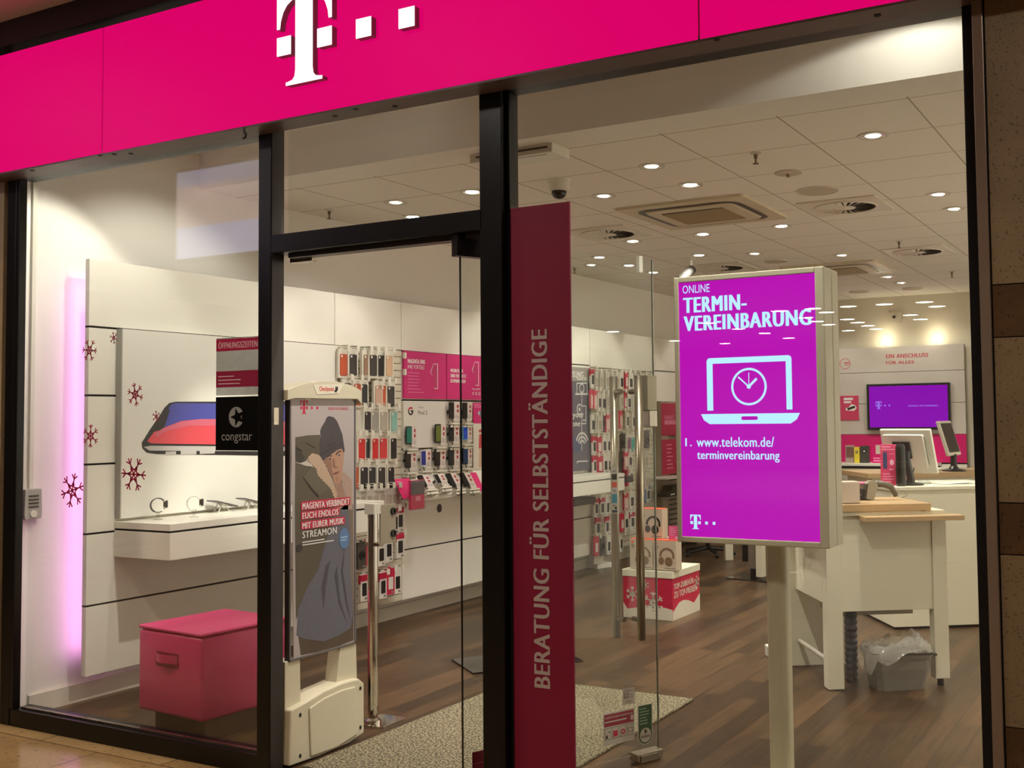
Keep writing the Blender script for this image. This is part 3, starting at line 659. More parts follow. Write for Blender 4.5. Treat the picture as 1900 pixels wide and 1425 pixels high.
pr('fur_collar_print', K4(fur), (196, 170, 146), 5)
pr('lapel_print', K4([(450, 1070), (520, 980), (575, 960), (600, 1050), (660, 1110), (700, 1200), (610, 1260), (540, 1180)]), (98, 90, 74), 4)
for L in ([(450, 1070), (540, 1185), (610, 1262), (600, 1268), (530, 1195)], [(480, 720), (580, 770), (576, 776)], [(372, 760), (440, 800), (436, 812)]): pr('seam_print', K4(L), (50, 46, 40), 6)
pr('cuff_print', K4([(412, 930), (480, 912), (535, 935), (545, 965), (470, 955)]), (204, 196, 188), 6)
pl = MB()
for y0, y1, xr in ((931, 947, 649), (949.5, 964.5, 629), (968, 983, 639)):
    a, t = gp(558, y0); _, b = gp(558, y1); r, _ = gp(xr, y0); pl.box(a, r, b, t, .002, .0052)
part(po, 'slogan_box', pl, TXTR)
for s, y0, y1, xr in (('MAGENTA VERBINDET', 933.5, 945.5, 648), ('EUCH ENDLOS', 951.5, 963, 627), ('MIT EURER MUSIK', 970, 981.5, 637), ('STREAMON', 986, 999, 624)):
    a, t = gp(560, y0); _, b = gp(560, y1); r, _ = gp(xr, y0); text(po, s, a, r, b, t, .0056, TXTW, .016)
a, t = gp(560, 1004); _, b = gp(560, 1014); r, _ = gp(622, 1004)
part(po, 'small_print', lines_into(MB(), a, r, b, t, 2, .0046, 0, .4), TXTW)
a, b = gp(638, 999); part(po, 'round_badge', MB().disc(a, b, .036, .052, .002, .0052, n=32), M('badge blue', (92, 128, 176), .4))
part(po, 'badge_lines', MB().box(a-.025, a+.022, b+.004, b+.010, .0052, .0056).box(a-.025, a+.015, b-.010, b-.004, .0052, .0056), M('badge print', (170, 200, 230), .4))
a, b = gp(555, 1013); part(po, 'jacket_button_print', MB().disc(a, b-.01, .02, .018, .002, .0048), M('button dark', (50, 44, 42), .4))
a, b = gp(557, 768); r, _ = gp(571, 768); part(po, 'logo', tlogo(MB(), a, b, r-a, .002, .0026), TXTR)
a, b = gp(609, 762); r, t = gp(647, 757); text(po, 'ERLEBEN, WAS VERBINDET.', a, r, b, t+.004, .0026, TXTR)
a, b = gp(571, 737); part(gt, 'clip', B(a-.02, a+.02, b-.015, b+.012, 0, .004), PLASTW)

# second antenna edge behind the gate is hidden by the mullion; chrome pole next to the gate
PP = hit(692, 1345, 2, .02)
cp = thing('chrome_pole', 'chrome barrier pole on a small foot plate behind the gate', 'pole', frame(PP, (1, 0, 0), (0, 1, 0)))
part(cp, 'pole', MB().lathe([(.028, .02), (.028, 1.12), (0, 1.12)], n=24), CHROME, smooth=False)
part(cp, 'foot_plate', MB().rrect(-.075, .10, -.05, .16, .03, 0, .012), CHROME, .003)
part(cp, 'collar', MB().lathe([(.045, .012), (.045, .03), (.03, .04)], n=24), CHROME)
part(cp, 'head', MB().rrect(-.035, .035, -.03, .03, .008, 1.115, 1.17), PLASTW, .003)
part(cp, 'bracket', B(-.03, .06, -.02, .02, .945, .965), STEEL, .002)
cq = part(cp, 'gate_plate', B(.02, .03, .03, .16, .95, 1.16), M('grey gate plate', (150, 140, 122), .45), .002)
[part(cq, 'hinge_ring', MB().ring(.132, z_, .012, .02, .03, .04).xf(Matrix(((0, 0, 1, 0), (1, 0, 0, 0), (0, 1, 0, 0), (0, 0, 0, 1)))), PLASTB) for z_ in (1.12, 1.0)]

# ================================================================== MAT
MATM = speckle_mat('speckled entrance matting', (152, 141, 115), (68, 59, 46), 90)
solo('door_mat', 'speckled beige entrance mat inside the open door', 'mat', B(-3.655, -2.495, .12, 2.02, .02, .034), MATM, bevel=.004)

# ================================================================== CASE RACK
CASEC = dict(orange=(186, 78, 40), dark=(46, 38, 36), black=(26, 22, 24), tan=(150, 118, 94), gold=(204, 170, 138), rose=(202, 166, 146), red=(206, 36, 40), grey=(150, 146, 140), beige=(178, 168, 154), mint=(140, 190, 178), clear=(206, 202, 190), teal=(50, 170, 165), plum=(130, 60, 110))
def pack_protos():
    P = {}
    for c, rgb in CASEC.items():
        t = bpy.data.objects.new('phone_case_pack', None); COL.objects.link(t); props(t, 'x', 'phone case')
        part(t, 'package', B(-.052, .052, -.215, 0, -.022, 0).box(-.02, .02, 0, .02, -.012, -.010), PLASTW, .002)
        part(t, 'case', MB().rrect(-.036, .036, -.195, -.035, .012, 0, .006), M('case '+c, rgb, .4), .002)
        part(t, 'camera_hole', MB().rrect(-.03, -.012, -.06, -.042, .006, .006, .0066), M('case hole white', (225, 222, 215), .4))
        P['case', c] = t
    for nm, side, body, item in (('white', None, (228, 224, 214), (24, 22, 24)), ('redside', (190, 18, 64), (226, 222, 214), (36, 32, 34)), ('red', (190, 18, 64), (196, 26, 72), (228, 224, 218)), ('pinkside', (214, 70, 96), (226, 180, 176), (240, 220, 216)), ('cable', None, (70, 64, 58), (28, 26, 28)), ('blue', (40, 120, 190), (226, 222, 214), (20, 20, 22)), ('clear', None, (206, 202, 192), (176, 164, 148))):
        t = bpy.data.objects.new('accessory_pack', None); COL.objects.link(t); props(t, 'x', 'accessory pack')
        part(t, 'package', B(-.046, .046, -.2, 0, -.02, 0).box(-.018, .018, 0, .018, -.011, -.009), M('pack '+nm, body, .45), .002)
        if side: part(t, 'colour_band', B(-.0465, .0465, -.05, -.002, -.0205, .0008).box(-.0472, -.045, -.2 if nm != 'redside' else -.07, 0, -.0205, .0008), M('band '+nm, side, .45))
        if nm == 'cable': part(t, 'coiled_cable', MB().ring(0, -.10, .018, .032, 0, .008).ring(0, -.10, .006, .012, 0, .006), M('pack item '+nm, item, .5))
        else: part(t, 'product_window', MB().rrect(-.026, .026, -.16, -.065, .005, 0, .003), M('pack item '+nm, item, .35))
        part(t, 'barcode', B(.005, .035, -.19, -.175, 0, .0008), TXTG)
        P['pack', nm] = t
    return P
PROTO = pack_protos(); USED = set()
ORD = 'first second third fourth fifth sixth seventh eighth ninth tenth eleventh twelfth thirteenth fourteenth fifteenth'.split()
def hang(kind, col, pxc, pyt, label, group, d, yaw=0):
    p = hit(pxc, pyt, 0, PX+d); fr = Matrix.Translation(p) @ frame((0, 0, 0), (0, 1, 0)) @ Matrix.Rotation(yaw, 4, 'Y')
    key = (kind, col); o = PROTO[key]
    if key in USED: o = dup(o, fr)
    else: USED.add(key); o.matrix_world = fr
    props(o, label, None, group); return p
def hook(slat, p, mats=PLASTW):
    y, z, x = p.y, p.z, p.x-PX
    h = MB().tube([(y, z+.012, 0), (y, z+.012, x-.03), (y, z+.012, x+.05)], .004, 6).box(y-.016, y+.016, z-.014, z+.028, x+.048, x+.054).tube([(y, z+.03, 0), (y, z+.03, x+.05)], .003, 6)
    part(slat, 'hook', h, mats)
rowsA = [
 ('top row', 651, 655, [('orange', 637), ('dark', 655), ('tan', 680), ('dark', 692.5), ('black', 706.5), ('gold', 722)]),
 ('second row', 704, 712, [('dark', 644), ('orange', 663), ('black', 674.5), ('rose', 702), ('orange', 713), ('dark', 725)]),
 ('third row', 758, 759, [('clear', 668), ('dark', 682), ('grey', 694.5), ('beige', 712), ('mint', 731)]),
 ('fourth row', 809, 808, [('dark', 659), ('red', 671), ('black', 682), ('red', 696), ('red', 711), ('black', 730)]),
 ('fifth row', 861, 862, [('orange', 662), ('black', 675.5), ('black', 690), ('dark', 708), ('black', 725.5)]),
]
for rn, ya, yb_, items in rowsA:
    for i, (c, px) in enumerate(items):
        y = ya+(yb_-ya)*(px-630)/100
        p = hang('case', c, px, y-3, f'{c} boxed phone case, {ORD[i]} along the {rn} of the case rack', 'phone cases on the rack behind the gate', .08+.015*(i % 2), random.uniform(-.12, .12))
        hook(slatA, p)
for i, px in enumerate((662, 674, 686, 698, 710, 722, 734)):
    p = hang('pack', 'clear', px, 906-i*.8, f'clear blister pack, {ORD[i]} along the row just above the lower racks', 'clear packs on the case rack', .08, random.uniform(-.1, .1)); hook(slatA, p)
low = [('white', 733, 944, 'white pack with black window beside the grey pole plate'), ('redside', 743, 940, 'red-banded white pack beyond the grey pole plate'),
       ('cable', 672, 1006, 'coiled cable blister pack low on the rack, beside the gate poster'), ('red', 686, 1000, 'narrow red pack behind the chrome pole, middle low row'), ('white', 708, 1002, 'white pack with black bracket just past the chrome pole'), ('blue', 722, 994, 'blue-cornered pack on the middle low row'), ('redside', 743, 988, 'red-edged white pack ending the middle low row'),
       ('redside', 676, 1066, 'red-topped pack at the bottom of the rack beside the gate'), ('redside', 711, 1062, 'red-topped pack low on the rack just past the chrome pole'), ('red', 725, 1055, 'plain red pack on the bottom row of the rack'), ('white', 738, 1054, 'white pack ending the bottom row of the rack')]
for c, px, py, lb in low:
    p = hang('pack', c, px, py, lb, 'accessory packs low on the case rack', .09, random.uniform(-.1, .1)); hook(slatA, p)

# ================================================================== MAGENTA SIGNS, PHONES
def onebits(t, y0, z0, s, w):
    o = [(0, .62), (.26, .62+.36), (.48, 1), (.48, 0), (.22, 0), (.22, .62), (.1, .5)]
    o = [(0, .66), (.22, 1), (.5, 1), (.5, 0), (.24, 0), (.24, .64), (.12, .52)]
    part(t, 'numeral', MB().prism([(y0+x*s, z0+y*s) for x, y in o], w, w+.001), M('numeral pale', (238, 190, 214), .4))
    part(t, 'numeral_core', MB().prism([(y0+(.25+(x-.25)*.78)*s, z0+(.5+(y-.5)*.93)*s) for x, y in o], w+.001, w+.0016), M('numeral core', (186, 40, 104), .4))
for k_, (a, b, lb) in enumerate(((3.25, 3.828, 'magenta wall sign with pale numeral and tick list'), (3.838, 4.44, 'magenta wall sign with pale numeral and three-line slogan beside the door post'))):
    t = thing('wall_sign', lb, 'sign', frame((PX, a, 1.812), (0, 1, 0))); W_ = b-a
    part(t, 'panel', B(0, W_, 0, .388, .004, .02), MAG, .002)
    if k_ == 0:
        text(t, 'MAGENTA EINS', .05, .28, .29, .325, .021, TXTW, .02); text(t, 'IHRE VORTEILE', .05, .27, .245, .278, .021, TXTW)
        part(t, 'print_lines', lines_into(MB(), .05, .27, .04, .225, 7, .0205, 0, .16, 4), M('sign pale print', (232, 150, 186), .5)); onebits(t, .35, .085, .215, .0205)
    else:
        text(t, 'MOBILFUNK', .05, .24, .235, .265, .021, TXTW, .02); text(t, 'UND FESTNETZ', .05, .28, .19, .22, .021, TXTW, .02); text(t, 'KOMBINIEREN', .05, .27, .145, .175, .021, TXTW, .02); onebits(t, .37, .125, .215, .0205)
        text(t, 'MagentaEINS', .37, .50, .085, .103, .021, TXTW)
        part(t, 'icon', MB().ring(.385, .055, .01, .014, .0205, .0212, n=16).ring(.435, .055, .01, .014, .0205, .0212, n=16).ring(.485, .055, .01, .014, .0205, .0212, n=16), TXTW)
    if k_ == 0: [part(t, 'edge_clip', B(-.012, .012, z_, z_+.048, .02, .04), PLASTW) for z_ in (.19, .325)]
gb = thing('product_board', 'white product board with round letter emblem above two phones', 'display board', frame((PX, 3.25, 1.405), (0, 1, 0)))
part(gb, 'board', B(0, .585, 0, .388, .004, .018), M('board white', (226, 222, 214), .35), .002)
gm = MB().ring(.09, .305, .02, .034, .018, .019, n=30, t0=math.radians(40), t1=math.radians(360)).box(.09, .124, .298, .312, .018, .019)
part(gb, 'emblem', gm, TXTK); part(gb, 'emblem_red', MB().ring(.09, .305, .0195, .0345, .0185, .0195, n=14, t0=math.radians(45), t1=math.radians(160)), TXTR)
text(gb, 'Google', .19, .26, .325, .345, .0185, TXTG); text(gb, 'Pixel 2', .19, .31, .275, .31, .0185, TXTK)
def phone(px0, px1, py0, py1, cardpx, scr, body, label, d=.05, tilt=0, cable=True, group='display phones on the wall'):
    a, zt = lw(px0, py0, d); b, _ = lw(px1, py0, d); _, z0 = lw(px0, py1, d); c, _ = lw(cardpx, py0, d)
    w, h, cw = b-a, zt-z0, c-b
    fr = frame((PX, a, z0), (0, 1, 0)) @ Matrix.Translation((0, 0, d-.012)) @ Matrix.Rotation(-tilt, 4, 'X')
    t = thing('display_phone', label, 'phone', fr, group)
    bo = part(t, 'phone_body', MB().rrect(0, w, 0, h, .012, .002, .014), M('phone '+str(body), body, .25), .002)
    part(bo, 'screen', MB().rrect(w*.06, w*.94, h*.08, h*.93, .006, .014, .0146), M('phone glass '+str(scr), scr, .12, emit=.35 if max(scr) > 90 else 0))
    cd_ = part(t, 'price_card', B(w+.008, w+.008+cw, -.02, h*1.02, .0, .006), M('card white', (222, 212, 206), .5), .001)
    pm = MB(); pm.box(w+.008+cw*.45, w+.008+cw*.75, h*.66, h*.84, .006, .0068).box(w+.008+cw*.45, w+.008+cw*.75, h*.38, h*.56, .006, .0068)
    part(cd_, 'price_print', pm, M('price red', (160, 30, 50), .5)); part(cd_, 'spec_print', lines_into(MB(), w+.02, w+.008+cw*.9, 0, h*.28, 3, .006, 0, .3), TXTG)
    part(t, 'holder', B(w*.1, w+cw, -.05, -.035, -.03, .03).box(w*.1, w+cw, -.075, -.055, -.03, .02), PLASTW, .002)
    part(t, 'arm', MB().tube([(w*.5, h*.5, .002), (w*.5, h*.4, -d+.012)], .012), DARKG)
    if cable: part(t, 'cable', MB().tube([(w*.6, .002, .006), (w*.7, -.05, .02), (w*.55, -.10, .024), (w*.3, -.07, .0), (w*.4, -.02, -.02)], .003, 6), PLASTB)
    return t
K = (24, 22, 24); D0 = (30, 24, 26)
phone(834, 842.3, 746, 777, 854, D0, K, 'black phone on the top phone row, under the three-line magenta sign')
phone(859, 867, 747, 777, 876, D0, K, 'black phone on the top phone row, beside the magenta leaflet sheet')
phone(754, 764, 791, 825, 773, (20, 130, 104), K, 'phone with green screen on the white emblem board', cable=False)
phone(808, 818, 787, 822, 827, (126, 132, 52), K, 'phone with olive screen on the white emblem board', cable=False)
phone(833.7, 842, 788, 819, 852, D0, K, 'black phone on the second phone row, next to the emblem board')
phone(859, 867.5, 791, 817, 876, (40, 90, 210), (120, 180, 205), 'phone with bright blue screen on the second phone row', cable=False)
phone(753, 762.3, 835.5, 869, 773, D0, K, 'black phone under the green-screened phone')
phone(781, 790, 835, 866, 800, (44, 50, 140), (220, 220, 222), 'white-framed phone with dark blue screen, third phone row')
phone(807, 816.5, 833, 865, 827, D0, K, 'black phone under the olive-screened phone')
phone(833, 842.5, 832, 864, 853, (40, 42, 46), K, 'black phone on the third row, next to a blue-flowered screen')
phone(859, 868, 831, 862, 876, (34, 60, 96), K, 'dark phone with blue flower screen on the third row')
lt = math.radians(52)
lb_ = thing('display_ledge', 'white sloping ledge under the wall phones', 'ledge', LW)
part(lb_, 'ledge', B(3.26, 4.99, .985, 1.005, 0, .16).prism([(3.26, 1.005), (4.99, 1.005), (4.99, 1.012), (3.26, 1.012)], .0, .16), PANEL, .002)
part(lb_, 'slope_board', B(3.26, 4.99, 0, .24, -.006, 0).xf(Matrix.Translation((0, 1.012, .16)) @ Matrix.Rotation(-math.radians(38), 4, 'X')), PANEL)
for px0, px1, py0, py1, cx, lb in ((785, 794, 880, 905, 806, 'black phone on the sloping ledge nearest the leaflet holder'), (813, 821, 878, 900, 832, 'silver-edged phone second along the sloping ledge'), (839, 848, 876, 905, 858, 'black phone third along the sloping ledge'), (864, 873, 875, 904, 884, 'black phone last along the sloping ledge, by the pink sheet')):
    phone(px0, px1, py0, py1, cx, (30, 30, 34), K if 'silver' not in lb else (170, 168, 166), lb, d=.17, tilt=math.radians(32), group='phones on the sloping ledge')
def sheet(label, px0, px1, py0, py1, d, mat, name='promo_sheet', tilt=0):
    a, zt = lw(px0, py0, d); b, _ = lw(px1, py0, d); _, z0 = lw(px0, py1, d)
    t = thing(name, label, 'promo sheet', frame((PX, a, z0), (0, 1, 0)) @ Matrix.Translation((0, 0, d)) @ Matrix.Rotation(-tilt, 4, 'X'))
    part(t, 'sheet', B(0, b-a, 0, zt-z0, -.004, 0), mat, .001); return t, b-a, zt-z0
t, w, h = sheet('magenta sheet with small headset picture beside the top phone row', 878, 898, 747, 786, .03, MAG)
part(t, 'print_lines', lines_into(MB(), w*.08, w*.8, h*.75, h*.95, 3, 0, 0, .4), M('sign pale print', (232, 150, 186), .5))
part(t, 'device_print', MB().rrect(w*.62, w*.9, h*.3, h*.62, .01, 0, .001), M('device print', (90, 96, 116), .4)); part(t, 'disc_print', MB().disc(w*.55, h*.5, w*.12, h*.1, 0, .0008), M('disc print', (170, 190, 215), .4))
t, w, h = sheet('white poster with a red plaid figure beside the phones', 878, 898, 786, 872, .03, M('poster ivory', (224, 216, 204), .45))
part(t, 'figure_print', MB().prism([(w*.5, h*.45), (w*.9, h*.48), (w*.95, h*.78), (w*.55, h*.76)], 0, .0008).prism([(w*.55, h*.8), (w*.9, h*.82), (w*.88, h*.88), (w*.5, h*.86)], 0, .0008), M('plaid red', (190, 60, 66), .5))
part(t, 'figure_print', MB().prism([(w*.5, h*.05), (w*.9, h*.05), (w*.88, h*.45), (w*.55, h*.44)], 0, .0007), M('print skin', (206, 170, 146), .5))
part(t, 'price_print', B(w*.75, w, .02, h*.12, 0, .001).box(w*.75, w, h*.22, h*.3, 0, .001), TXTR)
sheet('bright pink slanted sheet behind the leaflet holder', 748, 775, 884, 926, .17, PINK, tilt=math.radians(30))
sheet('bright pink slanted sheet beside the last ledge phone', 881, 899, 873, 912, .17, PINK, tilt=math.radians(30))
a, zt = lw(762, 892, .24); b, _ = lw(787, 892, .24); _, z0 = lw(762, 946, .24); w, h = b-a, zt-z0
lh = thing('leaflet_holder', 'clear acrylic holder with magenta leaflets at the ledge end', 'leaflet holder', frame((PX+.24, a, z0), (0, 1, 0)))
part(lh, 'acrylic', MB().box(-.006, w+.006, -.004, h*.92, .006, .009).box(-.006, w+.006, -.004, h, -.025, -.022).box(-.006, w+.006, -.006, -.002, -.025, .009), CLEAR)
le = part(lh, 'leaflet', B(0, w, 0, h, -.018, .002), M('leaflet magenta', (196, 36, 84), .4))
part(le, 'photo_print', B(0, w, h*.5, h*.98, .002, .0028), M('leaflet photo', (96, 92, 100), .4, var=.5, vscale=30)); part(le, 'logo_print', B(w*.35, w*.7, h*.28, h*.44, .002, .0028), M('leaflet pale', (226, 140, 170), .4))
p = inv(LW, hit(815, 943, 0, PX))
solo('socket_cover', 'round dark cable cover in the white panel below the phones', 'cable cover', MB().disc(p.x, p.y, .028, .036, 0, .006), M('cover brown', (60, 34, 30), .4), LW)

# ================================================================== TECH POSTER, SHELF BELOW IT
sp_ = thing('display_board', 'grey tech poster board with white outline icons beside the window banner', 'display board', LW)
part(sp_, 'header', B(5.2, 6.39, 2.02, 2.17, .002, .03), M('header grey', (150, 146, 140), .4)); part(sp_, 'board', B(5.2, 6.39, 1.09, 2.015, .002, .03), M('poster slate', (92, 90, 104), .35, var=.25, vscale=3))
text(sp_, 'SAMSUNG', 5.83, 6.235, 2.06, 2.125, .031, TXTW, .02)
ui = MB(); 
def lf6(x, y): return lw(1050+x/6.475, 640+y/6.475, .03)
def wire(pts, wd=.012):
    for p, q in zip(pts, pts[1:]): ui.bar2(p, q, wd, .0305, .0315)
wire([lf6(130, 580), lf6(130, 460), lf6(255, 460), lf6(255, 580)]); wire([lf6(112, 590), lf6(268, 590)], .02)
c = lf6(190, 522); ui.ring(c[0], c[1], .04, .052, .0305, .0315, n=24); wire([lf6(190, 540), lf6(190, 1270)])
c = lf6(163, 775); ui.ring(c[0], c[1], .045, .06, .0305, .0315, n=24); ui.disc(c[0], c[1], .02, .02, .0305, .0315)
wire([lf6(185, 735), lf6(240, 735), lf6(240, 945), lf6(180, 945)]); wire([lf6(200, 905), lf6(240, 905)])
c = lf6(195, 1215)
for r_ in (.045, .085, .125): ui.ring(c[0], c[1], r_, r_+.022, .0305, .0315, n=16, t0=math.radians(25), t1=math.radians(155))
wire([lf6(135, 1425), lf6(135, 1400), lf6(265, 1395)])
part(sp_, 'outline_icons', ui, M('icon white', (228, 228, 230), .4))
a, b = lf6(215, 860), lf6(170, 965)
text(sp_, 'Unbox your', a[0]-.62, a[0], a[1]-.03, a[1]+.05, .032, TXTW, .02); text(sp_, 'phone', b[0]-.30, b[0], b[1]-.03, b[1]+.05, .032, TXTW, .02)
a = lf6(130, 432); b = lf6(245, 410); text(sp_, 'Galaxy S8', a[0], b[0], a[1], a[1]+.045, .031, TXTW, .02)
q = [lf6(90, 1110), lf6(185, 1165), lf6(185, 1290), lf6(90, 1290)]
part(sp_, 'phone_print', MB().prism(q, .0302, .0306), M('print steel blue', (70, 84, 120), .4))
z3 = lw(1100, 880, 0)[1]
s3 = thing('wall_shelf', 'white counter shelf under the grey tech poster', 'shelf', LW)
part(s3, 'shelf_top', B(5.05, 6.43, 1.018, 1.058, 0, .4), PANEL, .002); part(s3, 'shadow_gap', B(5.06, 6.42, 1.005, 1.018, 0, .385), GROOVE)
part(s3, 'drawer_box', B(5.05, 6.43, .88, 1.006, 0, .4), PANEL, .002)
for px, py, sz, lb in ((1078, 877, .16, 'silver tablet lying tilted on the shelf under the grey tech poster'), (1098, 875, .13, 'dark phone tilted on the shelf under the grey tech poster')):
    p = hit(px, py, 2, 1.06); t = thing('tablet', lb, 'tablet', frame(p, (.3, .95, 0)))
    part(t, 'screen', MB().rrect(-sz/2, sz/2, 0, .16, .01, -.004, .004).xf(Matrix.Translation((0, .03, 0)) @ Matrix.Rotation(math.radians(-60), 4, 'X')), M('tablet back', (120, 116, 112), .3, .4))
    part(t, 'stand', B(-.03, .03, 0, .06, -.03, .01), PLASTW, .002)
p = inv(LW, hit(1126, 905, 0, PX))
solo('socket_cover', 'pale oval socket cover below the far shelf', 'cable cover', MB().ring(p.x, p.y, .03, .055, 0, .012), PLASTW, LW)
a, b = lw(1077, 932, .002); r_, t_ = lw(1088, 905, .002)
bt = MB(); W_ = r_-a; H_ = t_-b
for q in ((0, W_, 0, .012), (0, W_, H_-.012, H_), (0, .012, 0, H_), (W_-.012, W_, 0, H_)): bt.box(q[0], q[1], q[2], q[3], 0, .001)
bt.box(W_*.3, W_*.7, H_+.004, H_+.02, 0, .001).box(.012, W_-.012, .012, H_*.25, 0, .001).prism([(W_*.3, H_*.45), (W_*.65, H_*.8), (W_*.55, H_*.58), (W_*.75, H_*.55), (W_*.4, H_*.3), (W_*.5, H_*.48)], 0, .001)
solo('battery_decal', 'black outline battery decal on the white wall under the far shelf', 'sticker', bt, TXTK, frame((PX+.002, a, b), (0, 1, 0)))
a, b = lw(1066, 940, .25); r_, t_ = lw(1106, 924, .25)
solo('soundbar', 'dark long speaker bar hanging low under the far shelf', 'speaker', B(0, r_-a, 0, .07, -.25, 0), M('charcoal box', (46, 38, 36), .5), frame((PX+.25, a, b), (0, 1, 0)), bevel=.01)
p = hit(1080, 1052, 2, .02); vs = thing('display_stand', 'slim white floor stand with an upright grey phone picture, next to the banner', 'display stand', frame((p.x+.22, p.y+.04, .02), (.3, .95, 0)))
part(vs, 'column', B(-.09, .05, .02, .5, -.2, -.02), PANEL, .004); part(vs, 'base', B(-.12, .12, 0, .05, -.22, .06), PANEL, .006); part(vs, 'tray', B(-.12, .1, .30, .34, -.2, .05), PANEL, .004)
bx = part(vs, 'phone_box', B(-.09, .06, .345, .60, -.08, -.02), M('phone box white', (226, 222, 214), .4), .002); part(bx, 'phone_print', MB().rrect(-.045, .02, .36, .56, .01, -.02, -.018), M('phone print grey', (84, 76, 72), .3))
part(vs, 'cable', MB().tube([(0, .30, .05), (.02, .22, .07), (.04, .14, .06), (.02, .12, .05), (0, .18, .06)], .003, 6), PLASTB)

# ================================================================== FAR ACCESSORY RACK
far = {
 'top row': [('redside', 1100, 685), ('clear', 1108, 690), ('clear', 1117, 690), ('clear', 1128, 690), ('clear', 1137, 691), ('clear', 1146, 691), ('white', 1154, 691), ('red', 1163, 690), ('white', 1171, 692), ('clear', 1181, 693), ('clear', 1192, 694), ('clear', 1202, 696)],
 'second row': [('pinkside', 1099, 723), ('pinkside', 1106, 724), ('white', 1113, 728), ('white', 1121, 729), ('clear', 1129, 726), ('clear', 1154, 727), ('red', 1161, 728), ('white', 1168, 729), ('white', 1178, 730), ('cable', 1201, 728)],
 'third row': [('white', 1101, 769), ('clear', 1109, 769), ('clear', 1114, 769), ('cable', 1120, 768), ('pinkside', 1128, 768), ('pinkside', 1153, 762), ('white', 1165, 763), ('white', 1177, 764), ('redside', 1199, 764)],
 'fourth row': [('redside', 1103, 809), ('red', 1113, 810), ('white', 1122, 808), ('white', 1131, 808), ('cable', 1156, 805), ('cable', 1201, 800)],
 'fifth row': [('redside', 1104, 845), ('red', 1114, 846), ('white', 1124, 844), ('white', 1132, 844), ('cable', 1154, 838), ('pinkside', 1162, 838), ('white', 1170, 838), ('clear', 1200, 838)],
 'sixth row': [('red', 1160, 868), ('red', 1166, 868), ('white', 1172, 868), ('clear', 1201, 876)],
 'seventh row': [('redside', 1107, 924), ('redside', 1118, 923), ('white', 1128, 922), ('clear', 1152, 916), ('pinkside', 1162, 915), ('white', 1173, 912), ('blue', 1203, 900)],
 'eighth row': [('redside', 1110, 960), ('redside', 1127, 958), ('red', 1155, 953), ('white', 1163, 952), ('redside', 1174, 950)],
 'bottom row': [('red', 1107, 996), ('cable', 1119, 996), ('white', 1130, 994), ('white', 1153, 990)],
}
for rn, items in far.items():
    for i, (c, px, py) in enumerate(items):
        p = hang('pack', c, px, py, f'{ {"redside":"red-topped white","pinkside":"pale pink","cable":"coiled cable","blue":"blue-cornered"}.get(c, c)} accessory pack, {ORD[i]} along the {rn} of the far rack', 'accessory packs on the far rack', .07+.015*(i % 3), random.uniform(-.15, .15))
        hook(slatB, p)
for c, px, py in (('plum', 1167, 806), ('teal', 1174, 806)):
    p = hang('case', c, px, py, f'{c} phone case among the far rack packs between the door handles', 'phone cases on the far rack', .09)
    hook(slatB, p)
for key, o in PROTO.items():
    if key not in USED:
        for c in list(o.children): bpy.data.objects.remove(c)
        bpy.data.objects.remove(o)
a, b = lw(1155, 897, .2); r_, t_ = lw(1176, 882, .2)
solo('headphone_case', 'black zip case sitting on a ledge in the far rack', 'case', B(0, r_-a, 0, t_-b, -.15, 0), M('case black', (26, 22, 22), .5), frame((PX+.2, a, b), (0, 1, 0)), bevel=.01)

# ---- grey shelf unit with magenta posters
gu = thing('shelf_unit', 'grey slotted shelf unit with two magenta sale posters', 'shelf unit', LW)
GU = M('unit taupe', (150, 138, 122), .5)
ya, yb2 = 8.005, 9.6
part(gu, 'upright', B(ya, ya+.19, .02, 1.83, 0, .1), GU, .003)
part(gu, 'top_board', B(ya+.19, yb2, 1.80, 1.83, 0, .1), GU)
sl = B(ya+.19, yb2, .1, 1.8, 0, .05, 1)
for i in range(28): sl.box(ya+.19, yb2, .1+i*.06, .145+i*.06, .05, .06, 0)
part(gu, 'slotted_back', sl, [GU, GROOVE])
def psign(px0, py0, px1, py1, wtxt):
    a, t = lw(px0, py0, .105); r, b = lw(px1, py1, .105); r = max(r, a+.7)
    o = part(gu, 'sale_poster', B(a, r, b, t, .07, .105), M('poster crimson', (168, 26, 66), .45), .003)
    return o, a, r, b, t
o, a, r, b, t = psign(1227, 748, 1250, 808, 1)
h = t-b; text(o, 'EISKALT', a+.09, a+.36, b+h*.5, b+h*.62, .106, M('sign pale print', (232, 150, 186), .5), .01); part(o, 'word_box', B(a+.09, a+.5, b+h*.35, b+h*.47, .1052, .106), M('sign pale print', (232, 150, 186), .5)); text(o, 'REDUZIERT', a+.11, a+.48, b+h*.375, b+h*.445, .1065, MATS['poster crimson'], .01)
o, a, r, b, t = psign(1228, 816, 1250, 879, 2)
h = t-b; part(o, 'print_lines', lines_into(MB(), a+.14, a+.33, b+h*.12, b+h*.9, 7, .1052, 0, .25, 9), M('sign pale print', (232, 150, 186), .5))
p1 = hit(1233, 922, 0, PX+.3); 
bk = thing('shelf_ledge', 'small white ledge on the grey unit under the posters', 'ledge', frame((PX, 0, 0), (0, 1, 0)))
a, b = lw(1231, 890, .25); part(bk, 'board', B(a, a+.7, b, b+.02, .05, .3), PANEL, .002)
a, b = lw(1231, 924, .25); fr = frame((PX+.2, a+.1, b), (0, 1, 0))
sl2 = thing('projector', 'black boxy gadget on the slotted unit under the magenta posters', 'gadget', fr)
part(sl2, 'body', MB().prism([(0, 0), (.45, 0), (.45, .13), (.18, .13), (.1, .06), (0, .04)], -.08, .06), M('gadget black', (28, 24, 24), .35), .01)
part(sl2, 'label_mark', B(.08, .2, .02, .035, .0605, .062), TXTW)
